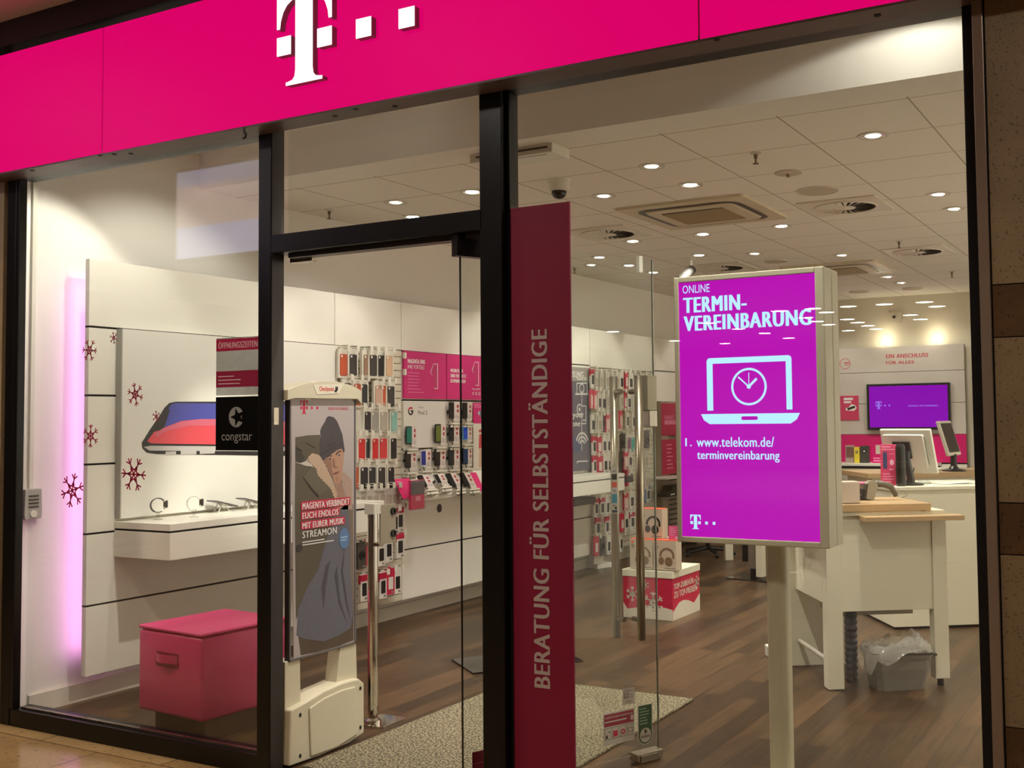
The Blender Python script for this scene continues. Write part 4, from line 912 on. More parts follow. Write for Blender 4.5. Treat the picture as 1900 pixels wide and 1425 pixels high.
a, b = lw(1238, 985, .5); fr = frame((PX+.5, a, b), (0, 1, 0))
p = Vector((-5.05, 9.15, 0))
cb = thing('cabinet', 'small beige cabinet with a handle, behind the plinth boxes', 'cabinet', frame((p.x, p.y, .02), (0, 1, 0)))
part(cb, 'body', B(-.15, .3, 0, .5, -.4, 0), M('cabinet beige', (190, 168, 138), .5), .004); part(cb, 'drawer_knob', MB().disc(-.02, .36, .012, .012, 0, .015), DARKG); part(cb, 'top_tray', B(-.12, .2, .5, .56, -.3, -.05), STEEL, .004)

# ================================================================== PODIUM AND HEADPHONE BOXES
px0_, px1_, py0_, py1_ = -4.04, -3.6, 4.18, 4.725
pd = thing('podium', 'low magenta display plinth with snowflakes and white top', 'plinth', frame((px0_, py0_, .02), (1, 0, 0)))
w, dd = px1_-px0_, py1_-py0_
part(pd, 'body', B(0, w, 0, .33, -dd, 0), M('podium crimson', (190, 24, 66), .45), .001)
part(pd, 'top', B(-.006, w+.006, .33, .386, -dd-.006, .006), CREAM, .003)
SN = M('snow white print', (222, 214, 198), .5)
def arc(a0, a1, b0, b1, n=14): return [(a0+(a1-a0)*i/n, b0+(b1-b0)*math.sin(math.pi*i/n*.5)) for i in range(n+1)]
sd = MB().prism([(0, 0), (w, 0), (w, .085)]+[(w*(1-i/12), .085-.0*i+.02*math.sin(i/12*math.pi*1.4)) for i in range(1, 12)]+[(0, .12)], .001, .0016)
part(pd, 'snow_print', sd, SN)
SF = frame((w, 0, 0), (0, 0, -1), (0, 1, 0))  # right face, local
sd2 = MB().prism([(0, 0), (dd, 0), (dd, .14), (.42, .08), (.30, .12), (.2, .135), (.12, .125), (.05, .09), (0, .065)], .0012, .0018)
part(pd, 'snow_print', sd2, SN, fr=SF)
rp = frame((px1_, py0_, .02), (0, 1, 0))
def rs(px, py): p = inv(rp, hit(px, py, 0, px1_)); return p.x, p.y
for s, L, R, yl in (('TOP-ZUBEHÖR', 1249, 1287, (1095, 1082)), ('ZU TOP-PREISEN', 1249.5, 1293, (1111, 1099))):
    a, b = rs(L, yl[0]); _, t = rs(L, yl[1]); r, _ = rs(R, yl[0]-6)
    text(pd, s, a+.012, r, b, t, .0015, SN, .016, fr=SF)
fl = part(pd, 'snowflake_print', flake(.055, .0015, .002, .14), SN, fr=SF @ Matrix.Translation((dd-.06, .24, 0)))
part(pd, 'snowflake_print', flake(.09, .0015, .002, .12), SN, fr=Matrix.Translation((.27, .13, 0)))
part(pd, 'snowflake_print', flake(.06, .0015, .002, .14), SN, fr=Matrix.Translation((.085, .19, 0)))
part(pd, 'snowflake_print', flake(.035, .0015, .002, .14), SN, fr=Matrix.Translation((.20, .27, 0)))
def hbox(x0, y0, z, label, dark):
    t = thing('headphone_box', label, 'headphone box', frame((x0, y0, z), (1, 0, 0)), 'headphone boxes on the plinth')
    W, H = .2, .235
    part(t, 'carton', B(0, W, 0, H, -.11, 0), M('carton beige', (196, 180, 160), .45), .002)
    part(t, 'carton_lid', B(.001, W-.001, H, H+.004, -.109, -.001), M('carton orange', (226, 88, 56), .45))
    hm = M('headphone dark print', (40, 34, 32), .4) if dark else M('headphone tan print', (128, 100, 78), .4)
    o = part(t, 'headphone_print', MB().ring(.12, .115, .048, .066, .001, .002, n=20, t0=math.radians(-20), t1=math.radians(185)).disc(.07, .075, .024, .03, .001, .0024).disc(.135, .07, .034, .036, .001, .0026).disc(.13, .068, .02, .022, .0026, .003), hm)
    part(t, 'logo_mark', B(.012, .036, H-.03, H-.012, .0005, .0015), M('carton orange', (226, 88, 56), .45))
    pm = lines_into(MB(), .012, .05, H-.07, H-.036, 4, .0005, 0, .4)
    for i in range(6): pm.box(.1+i*.016, .108+i*.016, .012, .02, .0005, .0014)
    part(t, 'small_print', pm, TXTK)
    return t
hb = hit(1205, 1061, 2, .406)
hbox(hb.x-.005, 4.2, .412, 'beige headphone box at the front corner of the plinth', False)
hbox(hb.x-.215, 4.2, .412, 'beige headphone box at the front, behind the door handles', False)
hb2 = hit(1189, 1006, 1, 4.30)
hbox(hb2.x, 4.29, .652, 'beige box with dark headphones, topmost of the plinth stack', True)
bx = solo('headphone_box', 'plain headphone box seen edge-on behind the front corner one', 'headphone box', B(0, .13, 0, .235, -.16, 0), MATS['carton beige'], frame((hb.x-.1, 4.35, .412), (1, 0, 0)), 'headphone boxes on the plinth', bevel=.002)
pz = hit(1231, 1006, 2, .655)
t = thing('price_tag', 'small pink price card standing on the headphone boxes', 'price card', frame((pz.x-.04, 4.23, .655), (1, 0, 0)))
part(t, 'card', B(0, .085, 0, .11, -.003, 0), M('card pink', (222, 84, 136), .45)); part(t, 'print_lines', lines_into(MB(), .01, .07, .03, .1, 4, 0, 0, .3), M('card print pale', (240, 180, 205), .5)); part(t, 'code_print', B(.06, .08, .006, .026, 0, .0008), M('card print pale', (240, 180, 205), .5))

# ================================================================== FLOOR THINGS FARTHER BACK
BGL = M('black glass plate', (26, 24, 24), .08)
p0, p1 = hit(878, 1252, 2, .02), hit(1082, 1228, 2, .02)
t = thing('floor_stand', 'black glass foot plate and slim column half hidden behind the banner', 'floor stand', frame((p0.x, p0.y, .02), p1-p0, (0, 0, 1)))
L_ = (p1-p0).length; part(t, 'foot_plate', B(0, L_, 0, .012, -.45, .0), BGL, .003); part(t, 'column', B(L_*.52, L_*.6, .012, 1.3, -.24, -.2), BLACK, .003)
p0 = hit(1346, 1074, 2, .02); p1 = hit(1447, 1071, 2, .02); pm_ = hit(1400, 1079, 2, .02)
t = thing('floor_stand', 'black glass foot plate with grey and black panels, behind the screen post', 'floor stand', frame((p0.x, p0.y, .02), pm_-p0, (0, 0, 1)))
part(t, 'foot_plate', B(0, .62, 0, .012, -.4, 0), BGL, .003); part(t, 'grey_panel', B(.17, .26, .08, 1.2, -.2, -.16), M('stand grey', (120, 108, 94), .5), .003); part(t, 'black_panel', B(.1, .17, .16, 1.2, -.2, -.17), BLACK, .003); part(t, 'foot', B(.2, .26, .012, .1, -.2, -.15), BLACK)
part(t, 'cream_panel', B(.29, .36, .03, 1.2, -.18, -.1), CREAM, .003)
p = hit(1352, 1039, 2, .02)
solo('desk_leg_column', 'slim cream column leg on the floor beyond the screen', 'column', B(-.045, .045, 0, .95, -.045, .045), CREAM, frame((p.x, p.y, .02), (.83, .55, 0)), bevel=.006)
p = hit(1290, 1031, 2, .02)
oc = thing('office_chair', 'black swivel chair with star base, low beside the screen foot', 'chair', frame((p.x+.12, p.y+.1, .02), (.9, .4, 0), (-.4, .9, 0)))
bs = MB()
for i in range(5):
    a = i*2*math.pi/5; bs.tube([(0, 0, .09), (.3*math.cos(a), .3*math.sin(a), .05)], [.025, .015], 8)
part(oc, 'star_base', bs, PLASTB); part(oc, 'gas_lift', MB().tube([(0, 0, .08), (0, 0, .42)], .03, 10), PLASTB); part(oc, 'seat', MB().rrect(-.24, .24, -.24, .24, .08, .42, .5), PLASTB, .02); part(oc, 'backrest', MB().rrect(-.2, .2, .55, .98, .08, -.28, -.22).xf(Matrix.Rotation(0, 4, 'X')) if False else MB().box(-.2, .2, .2, .26, .55, .95), PLASTB, .03)
cs_ = MB()
for i in range(5):
    a = i*2*math.pi/5; cs_.lathe([(.0, -.02), (.025, -.02), (.025, .02), (0, .02)], (.3*math.cos(a), .3*math.sin(a), .026), 0, n=10)
part(oc, 'castors', cs_, PLASTB)

# ================================================================== SERVICE DESKS
DA = Vector((.82, .572, 0)); DBv = Vector((-.572, .82, 0))
def dframe(o): return frame(o, DA, DBv)
c1 = thing('service_desk', 'cream standing desk with stepped oak tops and open legs, nearest the window', 'desk', dframe((-1.868, 2.565, .02)))
part(c1, 'leg', B(0, .095, 0, .09, .006, 1.02), CREAM, .003)
part(c1, 'leg', B(.655, .745, 0, .07, .045, 1.02), CREAM, .003)
part(c1, 'leg_panel', B(-.07, .32, .63, .66, .006, 1.02), CREAM, .003)
part(c1, 'front_apron', B(.095, .655, .01, .03, .455, 1.02), CREAM, .002)
part(c1, 'side_apron', B(0, .02, .09, .64, .50, 1.02), CREAM, .002)
part(c1, 'rear_apron', B(.32, .745, .62, .64, .42, 1.02), CREAM, .002)
part(c1, 'carcass_top', B(-.01, .735, -.01, .66, 1.018, 1.042), CREAM, .002)
part(c1, 'foot_rail', MB().tube([(.02, .06, .165), (.02, .64, .165)], .014, 12), M('rail steel', (214, 208, 198), .4, .5))
part(c1, 'lower_oak_top', B(.2, .80, -.135, -.011, .992, 1.02), WOOD, .002)
part(c1, 'upper_oak_top', B(-.15, .645, -.02, .52, 1.043, 1.085), WOOD, .002)
part(c1, 'foot', MB().lathe([(.02, 0), (.02, .05)], (.70, .035, 0), 2, n=12), BLACK)
part(c1, 'rack_hook', MB().tube([(-.01, .5, .62), (-.1, .5, .62)], .003, 6).box(-.105, -.1, .49, .51, .55, .60).tube([(-.01, .5, .95), (-.1, .5, .95)], .003, 6).box(-.105, -.1, .49, .51, .88, .93), PLASTW)
p = hit(1440, 1221, 2, .02)
solo('power_block', 'white block on the floor behind the nearest desk leg', 'block', B(-.05, .05, 0, .1, 0, .075), PLASTW, dframe((p.x, p.y, .02)), bevel=.006)
part(c1, 'cable_tray', B(.12, .60, .18, .5, .40, .455), M('tray taupe', (150, 140, 122), .5), .003)
c2 = thing('service_desk', 'white solid-fronted service desk behind the oak-topped one', 'desk', dframe((-1.945, 4.545, .02)))
part(c2, 'body', B(0, .95, 0, .7, .02, 1.04), CREAM, .002); part(c2, 'desk_top', B(-.01, .96, -.01, .75, 1.04, 1.067), CREAM, .003); part(c2, 'plinth', B(.02, .93, .02, .68, 0, .02), GROOVE)
q3 = hit(1700, 889, 2, 1.09)
c3 = thing('service_desk', 'far oak-topped service desk against the magenta back board', 'desk', dframe((-2.55, 6.25, .02)))
part(c3, 'body', B(.05, 1.3, .05, .7, 0, 1.03), CREAM, .002); part(c3, 'desk_top', B(0, 1.35, 0, .75, 1.03, 1.075), WOOD, .002)

def at_top(px, py, z): return hit(px, py, 2, z)
# on the oak desk
Z1 = 1.107
p = at_top(1576, 933, Z1)
solo('card_reader_box', 'small pale box on the oak desk beside the screen case', 'box', B(-.06, .05, -.05, .05, 0, .13), M('pale box', (200, 184, 168), .5), dframe(p), bevel=.006)
p = at_top(1594, 927, Z1)
t = thing('card_terminal', 'black card terminal lying on the oak desk', 'card terminal', dframe(p))
part(t, 'body', MB().prism([(-.05, 0), (.06, 0), (.06, .05), (.02, .065), (-.05, .09)], -.04, .04).xf(Matrix(((1, 0, 0, 0), (0, 0, 1, 0), (0, 1, 0, 0), (0, 0, 0, 1)))), M('terminal navy', (20, 22, 34), .4), .006)
part(t, 'label_mark', B(-.03, .0, -.0415, -.0402, .03, .036), TXTG)
p = at_top(1618, 927, Z1)
t = thing('barcode_scanner', 'grey handheld barcode scanner lying on its grip on the oak desk', 'barcode scanner', frame(p, _R, (0, 0, 1)))
Xs = MB().prism([(-.055, .01), (-.02, 0), (.005, 0), (.03, .09), (.015, .115), (-.02, .12), (-.04, .1)], -.035, .035)
part(t, 'head', Xs, M('scanner grey', (150, 142, 126), .4), .012)
part(t, 'grip', MB().tube([(.02, .1, 0), (.07, .095, 0), (.12, .08, 0), (.14, .045, 0), (.15, .02, 0)], [.024, .02, .02, .018, .014], 10), M('scanner dark', (96, 90, 78), .4), smooth=True)
part(t, 'window', MB().prism([(-.058, .015), (-.045, .005), (-.03, .1), (-.042, .1)], -.03, .036), DARKG)
part(t, 'cable', MB().tube([(.15, .02, 0), (.17, .06, .02), (.2, .06, .03), (.21, .03, .03), (.18, .012, .02)], .005, 8), PLASTG)
# on the white desk
Z2 = 1.087
p = at_top(1648, 901, Z2)
t = thing('leaflet_stand', 'upright magenta price leaflet on the white desk', 'leaflet', frame(p, (.93, .36, 0), (0, .12, 1)))
part(t, 'sheet', B(-.055, .07, 0, .32, -.004, 0), M('leaflet rose', (206, 60, 104), .45), .002)
part(t, 'phone_print', MB().rrect(-.035, -.005, .13, .26, .006, 0, .001), M('leaflet navy', (60, 66, 110), .4)); part(t, 'print_lines', lines_into(MB(), -.045, .06, .27, .31, 2, 0, 0, .45).box(.015, .045, .245, .25, 0, .001).box(.01, .045, .12, .13, 0, .001), M('sign pale print', (232, 150, 186), .5)); part(t, 'small_print', lines_into(MB(), -.04, .05, .02, .1, 4, 0, 0, .3), M('sign pale print', (232, 150, 186), .5)); part(t, 'flower_print', MB().disc(.03, .18, .016, .022, 0, .001), M('card print pale', (240, 180, 205), .5))
p = at_top(1672, 902, Z2)
t = thing('printer_column', 'black upright cylinder device on the white desk behind the leaflet', 'device', Matrix.Translation(p))
part(t, 'body', MB().lathe([(.034, 0), (.038, .02), (.036, .30), (.028, .32), (0, .325)], n=20), PLASTB); part(t, 'band', MB().lathe([(.0385, .18), (.0385, .195)], n=20), DARKG)
def monitor(p, n, w, h, tilt, label, rear):
    n = Vector(n).normalized(); a = Vector((-n.y, n.x, 0)); th = math.radians(tilt)
    b = Vector((0, 0, 1))*math.cos(th)+n*math.sin(th)
    t = thing('monitor', label, 'monitor', frame(p, a, b))
    if rear:
        part(t, 'casing', B(0, w, 0, h, -.03, 0), PLASTW, .008); part(t, 'rear_cover', MB().prism(rr(.03, w-.06, .05, h-.04, .01), 0, .03), PLASTW, .006)
        part(t, 'vent_slot', B(w-.055, w-.047, .09, h-.06, 0, .012), PLASTG); part(t, 'mount', B(.125, .275, .14, .28, .03, .05), PLASTB, .003)
        part(t, 'screen', B(.02, w-.02, .02, h-.02, -.032, -.03), PLASTB)
        part(t, 'cable', MB().tube([(.2, .09, .04), (.22, .0, .06), (.19, -.06, .05)], .006, 8).tube([(.27, .06, .03), (.27, .02, .06), (.2, -.06, .05)], .004, 8), PLASTB)
    else:
        part(t, 'casing', B(0, w, 0, h, -.03, 0), PLASTW, .008); part(t, 'screen', B(.035, w-.02, .03, h-.025, 0, .002), M('dark monitor glass', (38, 28, 32), .3, spec=.2))
    return t
tr = hit(1725, 797, 1, 5.0); th = math.radians(17); n1 = Vector((-.30, -.95, 0)).normalized(); a1 = Vector((-n1.y, n1.x, 0)); b1 = Vector((0, 0, 1))*math.cos(th)+n1*math.sin(th)
m1 = monitor(tr-a1*.45-b1*.37, n1, .45, .37, 17, 'cream monitor seen from behind on the white desk', True)
bs_ = at_top(1690, 900, Z2)
t = part(m1, 'stand', MB().tube([(0, 0, .012), (.0, .0, .05), (-.03, .02, .2), (-.03, .03, .26)], [.035, .03, .026, .026], 10).lathe([(.1, 0), (.1, .01), (.04, .02)], n=20), PLASTB)
t.matrix_local = m1.matrix_world.inverted() @ Matrix.Translation(bs_)
tl = hit(1741, 781, 1, 6.75); n2 = Vector((.995, -.1, 0)).normalized(); a2 = Vector((-n2.y, n2.x, 0)); th = math.radians(-16); b2 = Vector((0, 0, 1))*math.cos(th)+n2*math.sin(th)
m2 = monitor(tl-b2*.34, n2, .40, .34, -16, 'cream-framed monitor with dark screen on the far desk', False)
bs_ = at_top(1770, 874, 1.095)
t = part(m2, 'stand', MB().lathe([(.11, 0), (.11, .01), (.05, .025), (.03, .05), (.03, .16), (0, .16)], n=20), PLASTB); t.matrix_local = m2.matrix_world.inverted() @ Matrix.Translation(bs_)
def mouse(px, py, z, lb, c):
    solo('computer_mouse', lb, 'mouse', MB().lathe([(.0, 0), (.033, .002), (.034, .012), (.024, .026), (.0, .032)], n=16).xf(Matrix.Diagonal((1.7, 1, 1, 1))), M('mouse '+str(c), c, .35), frame(at_top(px, py, z), (.9, .3, 0), (-.3, .9, 0)), 'computer mice on the desks', smooth=True)
mouse(1748, 873, 1.095, 'pale computer mouse on the far oak desk', (214, 216, 200))
mouse(1714, 898, Z2, 'grey-green computer mouse on the white desk', (168, 172, 158))
p = at_top(1775, 898, Z2)
solo('paper_sheets', 'loose white sheets lying on the white desk', 'papers', B(-.16, .12, -.1, .1, 0, .004).add([(-.14, -.09, .006), (.15, -.06, .016), (.13, .1, .018), (-.15, .08, .007)], [(0, 1, 2, 3)]), M('paper', (232, 230, 220), .6), dframe(p))
p = at_top(1600, 896, Z2)
solo('leaflet', 'flat pink leaflet lying on the white desk', 'leaflet', B(-.2, .2, -.1, .1, 0, .003), M('card pink', (222, 84, 136), .45), dframe(p))

# ---- hose and waste bin under the oak desk
p = hit(1581, 1262, 2, .03)
hs = MB(); prof = []
for i in range(46): prof.append((.042 if i % 2 else .034, i*.019))
hs.lathe([(0, 0)]+prof+[(0, 46*.019)], n=16)
solo('cable_hose', 'black ribbed cable hose hanging to the floor under the oak desk', 'cable hose', hs, PLASTB, Matrix.Translation((p.x, p.y, .02)))
wb = thing('waste_bin', 'grey plastic waste bin with a clear bag under the oak desk', 'waste bin', frame((-1.59, 2.70, .02), (.8, .6, 0), (-.6, .8, 0)))
BING = M('bin grey', (128, 124, 116), .5)
def fr_ring(s, z): x0, x1, y0, y1 = -.02-s, .27+s, -.01-s, .17+s; return [(x0+.03, y0, z), (x1-.03, y0, z), (x1, y0+.03, z), (x1, y1-.03, z), (x1-.03, y1, z), (x0+.03, y1, z), (x0, y1-.03, z), (x0, y0+.03, z)]
bb = MB(); rings = [fr_ring(s, z) for s, z in ((0, 0), (.008, .06), (.006, .064), (.016, .12), (.014, .124), (.026, .19), (.04, .192), (.04, .225), (.028, .225), (.02, .12), (.0, .02))]
vs = [v for r in rings for v in r]
bb.add(vs, [(i*8+k, i*8+(k+1) % 8, (i+1)*8+(k+1) % 8, (i+1)*8+k) for i in range(len(rings)-1) for k in range(8)]+[tuple(range(8))[::-1], tuple((len(rings)-1)*8+k for k in range(8))])
part(wb, 'bin', bb, BING)
part(wb, 'handle', MB().tube([(.33, -.02, .2), (.345, .07, .2), (.33, .17, .2)], .008, 8).tube([(-.05, -.02, .21), (.1, -.06, .222), (.3, -.05, .215)], .007, 8), M('bin handle dark', (72, 64, 54), .5))
rnd = random.Random(11); N_ = 48; G = []
for j, (s, z) in enumerate(((-.02, .16), (.01, .235), (.03, .26), (.05, .245), (.06, .2), (.065, .15), (.07, .11))):
    row = []
    for i in range(N_):
        a = 2*math.pi*i/N_; x0, x1, y0, y1 = -.02-s, .27+s, -.01-s, .17+s
        c_, s_ = math.cos(a), math.sin(a); q = (abs(c_)**4+abs(s_)**4)**-.25
        k = rnd.uniform(-1, 1); drop = (.5+.5*math.sin(a*2+.9))*(.4+.6*math.sin(a*5+2)**2)
        zz = z if j < 4 else .235-(.235-z)*max(.05, drop)*1.25
        if j == 2: zz += .05*max(0, math.sin(a*1.5+.3))
        row.append(((x0+x1)/2+(x1-x0)/2*q*c_*.97+k*.011, (y0+y1)/2+(y1-y0)/2*q*s_*.97+k*.011, zz+k*.012))
    G += row
bg = MB().add(G, [(j*N_+i, j*N_+(i+1) % N_, (j+1)*N_+(i+1) % N_, (j+1)*N_+i) for j in range(6) for i in range(N_)])
part(wb, 'bin_bag', bg, film_mat('bag film', '#e4e0d6', .34), smooth=True)

# ================================================================== BACK WALL
bwp = thing('wall_panel', 'grey patterned back wall panels with red slogan above the television', 'wall panel', BW)
BWM = M('back panel grey', (206, 198, 190), .5, var=.04, vscale=14)
for z0, z1, m_, nm in ((1.385, 1.78, BWM, 'board'), (1.785, 2.19, BWM, 'board'), (2.195, 2.525, BWM, 'board'), (.2, 1.0, PANEL, 'lower_board')): part(bwp, nm, B(-5.6, -2.39, z0, z1, -.05, 0), m_, .002)
part(bwp, 'magenta_board', B(-5.6, -2.39, 1.02, 1.38, -.05, 0), M('gloss magenta board', (205, 14, 108), .22), .002)
part(bwp, 'backing', B(-5.6, -2.39, .2, 2.52, -.07, -.04), GROOVE)
def bw(px, py): p = hit(px, py, 1, 10.5); return p.x, p.z
for s, x0, x1, y0, y1, yr in (('EIN ANSCHLUSS', 1644, 1722.5, 665, 657.5, 656), ('FÜR ALLES', 1644, 1696, 676, 669, 668)):
    a, b = bw(x0, y0); _, t = bw(x0, y1); r, _ = bw(x1, yr); text(bwp, s, a, r, b, t, .002, M('slogan red', (196, 60, 76), .5), .016)
a, b = bw(1568, 675); part(bwp, 'round_print', MB().ring(a, b, .066, .073, .0005, .002, n=24).box(a-.01, a+.06, b+.004, b+.018, .0005, .002).box(a-.01, a+.05, b-.02, b-.012, .0005, .002), M('slogan red', (196, 60, 76), .5))
a, b = bw(1612, 798); r, t = bw(1764, 709.5)
tv = thing('television', 'flat television with purple screen on the back wall', 'television', BW)
tb = part(tv, 'casing', B(a, r, b, t, .02, .07), PLASTB, .004)
ts = part(tv, 'screen', B(a+.035, r-.03, b+.035, t-.03, .07, .073), M('tv purple', (138, 0, 178), .3, emit=.92, spec=.08))
TVT = M('tv print', (150, 120, 235), .3, emit=1.0)
a2, b2 = bw(1627.5, 759); r2, _ = bw(1638.5, 759); part(ts, 'logo', tlogo(MB(), a2, b2, r2-a2, .0732, .0738), TVT)
a2, b2 = bw(1688, 755); r2, t2 = bw(1744, 751); text(ts, 'ERLEBEN, WAS VERBINDET.', a2, r2, b2, t2, .0735, TVT, .012)
part(tv, 'wall_bracket', B(a+.3, r-.3, b+.15, t-.15, 0, .02), DARKG)
a, b = bw(1560, 780); r, t = bw(1593, 734)
o = thing('wall_poster', 'magenta poster with a white sports shoe beside the television', 'poster', frame((a, 10.5, b), (1, 0, 0)))
w, h = r-a, t-b; part(o, 'sheet', B(0, w, 0, h, .002, .01), M('leaflet rose', (206, 60, 104), .45)); part(o, 'shoe_print', MB().prism([(w*.3, h*.4), (w*.75, h*.38), (w*.9, h*.5), (w*.8, h*.62), (w*.6, h*.66), (w*.45, h*.52), (w*.3, h*.5)], .01, .011), TXTW); part(o, 'shoe_shade_print', MB().bar2((w*.4, h*.45), (w*.8, h*.55), .03, .011, .012), TXTK); part(o, 'title_print', B(w*.2, w*.7, h*.82, h*.92, .01, .011).box(w*.2, w*.6, h*.7, h*.78, .01, .011), TXTW)
bsf = thing('wall_counter', 'white back wall counter with gadgets below the magenta board', 'counter', BW)
part(bsf, 'counter_top', B(-5.4, -2.7, .985, 1.02, 0, .42), PANEL, .003); part(bsf, 'shadow_gap', B(-5.38, -2.72, .95, .985, 0, .4), GROOVE); part(bsf, 'front', B(-5.4, -2.7, .5, .95, 0, .42), M('counter front taupe', (176, 166, 150), .5), .003)
def small(name, px0, px1, py0, py1, label, cat, mat, parts):
    y = 10.2; p0 = hit(px0, py1, 1, y); p1 = hit(px1, py0, 1, y); w, h = p1.x-p0.x, p1.z-p0.z
    t = thing(name, label, cat, frame((p0.x, y, 1.02), (1, 0, 0))); parts(t, w, p1.z-1.02, mat); return t
def gad(t, w, h, mat): part(t, 'body', MB().rrect(0, w, 0, h, .01, -.05, .02), mat, .004); part(t, 'button', MB().disc(w*.5, h*.68, w*.24, w*.24, .02, .024), PLASTB); part(t, 'button_mark', MB().disc(w*.5, h*.68, w*.1, w*.1, .024, .026), TXTW)
small('wireless_doorbell', 1586, 1595, 829.5, 857, 'yellow pocket gadget standing on the back counter', 'gadget', M('gadget yellow', (226, 206, 60), .4), gad)
small('wireless_doorbell', 1597, 1612, 827, 857, 'dark grey gadget next to the yellow one on the back counter', 'gadget', M('gadget charcoal', (66, 64, 58), .4), gad)
def cardp(t, w, h, mat): part(t, 'sheet', B(0, w, 0, h, -.02, 0), mat, .002); part(t, 'picture', B(w*.1, w*.9, h*.3, h*.9, 0, .002), M('picture brown', (120, 84, 76), .5, var=.5, vscale=40))
small('photo_card', 1569, 1585, 826, 856, 'brown photo card at the end of the back counter', 'photo card', M('card grey', (170, 150, 142), .4), cardp)
def cardq(t, w, h, mat): part(t, 'sheet', B(0, w, 0, h, -.02, 0), mat, .002); part(t, 'photo', B(w*.3, w*.9, h*.45, h*.9, 0, .002), M('photo beige', (206, 186, 176), .5)); part(t, 'print_lines', lines_into(MB(), w*.1, w*.85, h*.05, h*.3, 2, 0, 0, .5), M('sign pale print', (232, 150, 186), .5))
small('photo_card', 1618, 1642, 822, 857, 'magenta card with pale photo beside the desk leaflet', 'photo card', MATS['gloss magenta board'], cardq)
for i, px in enumerate((1641, 1736)):
    x, z = bw(px, 637 if i == 0 else 632); t = thing('wall_lamp', ('wall lamp on the back panel edge, over the slogan start', 'wall lamp on the back panel edge, over the slogan end')[i], 'lamp', frame((x, 10.5, 2.525), (1, 0, 0)), 'lamps on the back panel edge')
    part(t, 'arm', MB().tube([(0, 0, -.03), (0, .03, 0)], .008), STEEL); part(t, 'bulb', MB().lathe([(.0, 0), (.03, .02), (.032, .07), (.0, .09)], (0, .02, .0), 1, n=14), BULB)
    ld = bpy.data.lights.new('wall_lamp_light', 'POINT'); ld.energy = 1.3; ld.color = (1, .86, .62); ld.shadow_soft_size = .04; lo = bpy.data.objects.new('wall_lamp_light', ld); COL.objects.link(lo); lo.parent = t; lo.location = (0, .16, .06)
a, b = hit(1660, 590, 1, 10.6).x, hit(1660, 590, 1, 10.6).z
sdv = thing('smoke_detector', 'pale square detector high on the bare back wall', 'detector', frame((a, 10.6, b), (1, 0, 0)))
part(sdv, 'base', MB().rrect(-.08, .08, -.07, .07, .02, 0, .03), MATS['warm grey wall']); part(sdv, 'sensor', MB().disc(0, .01, .02, .02, .03, .045), DARKG)

# ================================================================== STICKERS ON THE OPEN DOOR LEAF
def leaf(name, label, px0, py0, px1, py1, mat, side=.0055):
    a, t = dr(px0, py0, side); r, b = dr(px1, py1, side)
    th_ = thing(name, label, 'sticker', DF @ Matrix.Translation((a, b, side)))
    part(th_, 'sheet', B(0, r-a, 0, t-b, 0, .0012), mat); return th_, r-a, t-b
STW = M('sticker white', (196, 188, 176), .5)
t, w, h = leaf('certificate_sticker', 'small white certificate sticker, uppermost of the three low on the glass door', 1155, 1279, 1177, 1304, STW)
part(t, 'emblem', B(w*.08, w*.5, h*.38, h*.75, .0012, .002), TXTG); part(t, 'emblem_mark', MB().ring(w*.29, h*.6, w*.07, w*.12, .002, .0026, n=14), STW); part(t, 'print_lines', lines_into(MB(), w*.1, w*.95, h*.8, h*.93, 2, .0012, 0, .5).box(w*.55, w*.9, h*.4, h*.44, .0012, .002).box(w*.55, w*.85, h*.55, h*.59, .0012, .002).box(w*.3, w*.75, h*.15, h*.2, .0012, .002), TXTG)
t, w, h = leaf('return_notice', 'white and crimson notice with four pictograms low on the glass door', 1119, 1325, 1177, 1372, STW)
part(t, 'header', B(w*.03, w*.98, h*.58, h*.95, .0012, .002), M('notice crimson', (150, 24, 62), .5))
text(t, 'ZURÜCK IN DEN TELEKOM SHOP', w*.05, w*.95, h*.82, h*.90, .0024, STW, .01); part(t, 'print_lines', B(w*.05, w*.75, h*.70, h*.74, .002, .0026), STW); part(t, 'seal', MB().disc(w*.92, h*.72, w*.05, h*.09, .0021, .0028), M('seal pale', (214, 190, 190), .5))
for i in range(4):
    x = w*(.04+.24*i); o = part(t, 'pictogram', MB().box(x, x+w*.21, h*.18, h*.54, .0012, .0018).box(x+w*.01, x+w*.2, h*.2, h*.52, .0018, .0022, 1), [TXTG, STW])
    if i == 1: part(o, 'picture', B(x+w*.03, x+w*.17, h*.24, h*.42, .0022, .003), TXTR)
    elif i == 2: part(o, 'picture', MB().ring(x+w*.105, h*.34, w*.035, w*.07, .0022, .003, n=16), TXTR)
    elif i == 3: part(o, 'picture', MB().box(x+w*.03, x+w*.18, h*.27, h*.29, .0022, .003).box(x+w*.03, x+w*.18, h*.40, h*.42, .0022, .003).box(x+w*.03, x+w*.045, h*.27, h*.42, .0022, .003).box(x+w*.165, x+w*.18, h*.27, h*.42, .0022, .003), TXTG)
    else: part(o, 'picture', MB().box(x+w*.03, x+w*.09, h*.22, h*.28, .0022, .003).box(x+w*.11, x+w*.18, h*.40, h*.42, .0022, .003).prism([(x+w*.03, h*.28), (x+w*.09, h*.28), (x+w*.06, h*.34)], .0022, .003), TXTK)
a, tz = dr(1183, 1310, .0055); r, bz = dr(1211, 1378, .0055)
t = thing('inspection_sticker', 'green inspection sticker with a white round seal low on the glass door', 'sticker', DF @ Matrix.Translation((a, bz, .0055)))
w, h = r-a, dr(1183, 1310, .0055)[1]-bz; R_ = w/2
part(t, 'sheet', MB().prism([(0, h), (w, h)]+[(w/2+R_*math.cos(-i*math.pi/16), R_*1.0+R_*math.sin(-i*math.pi/16)) for i in range(17)], 0, .001), STW)
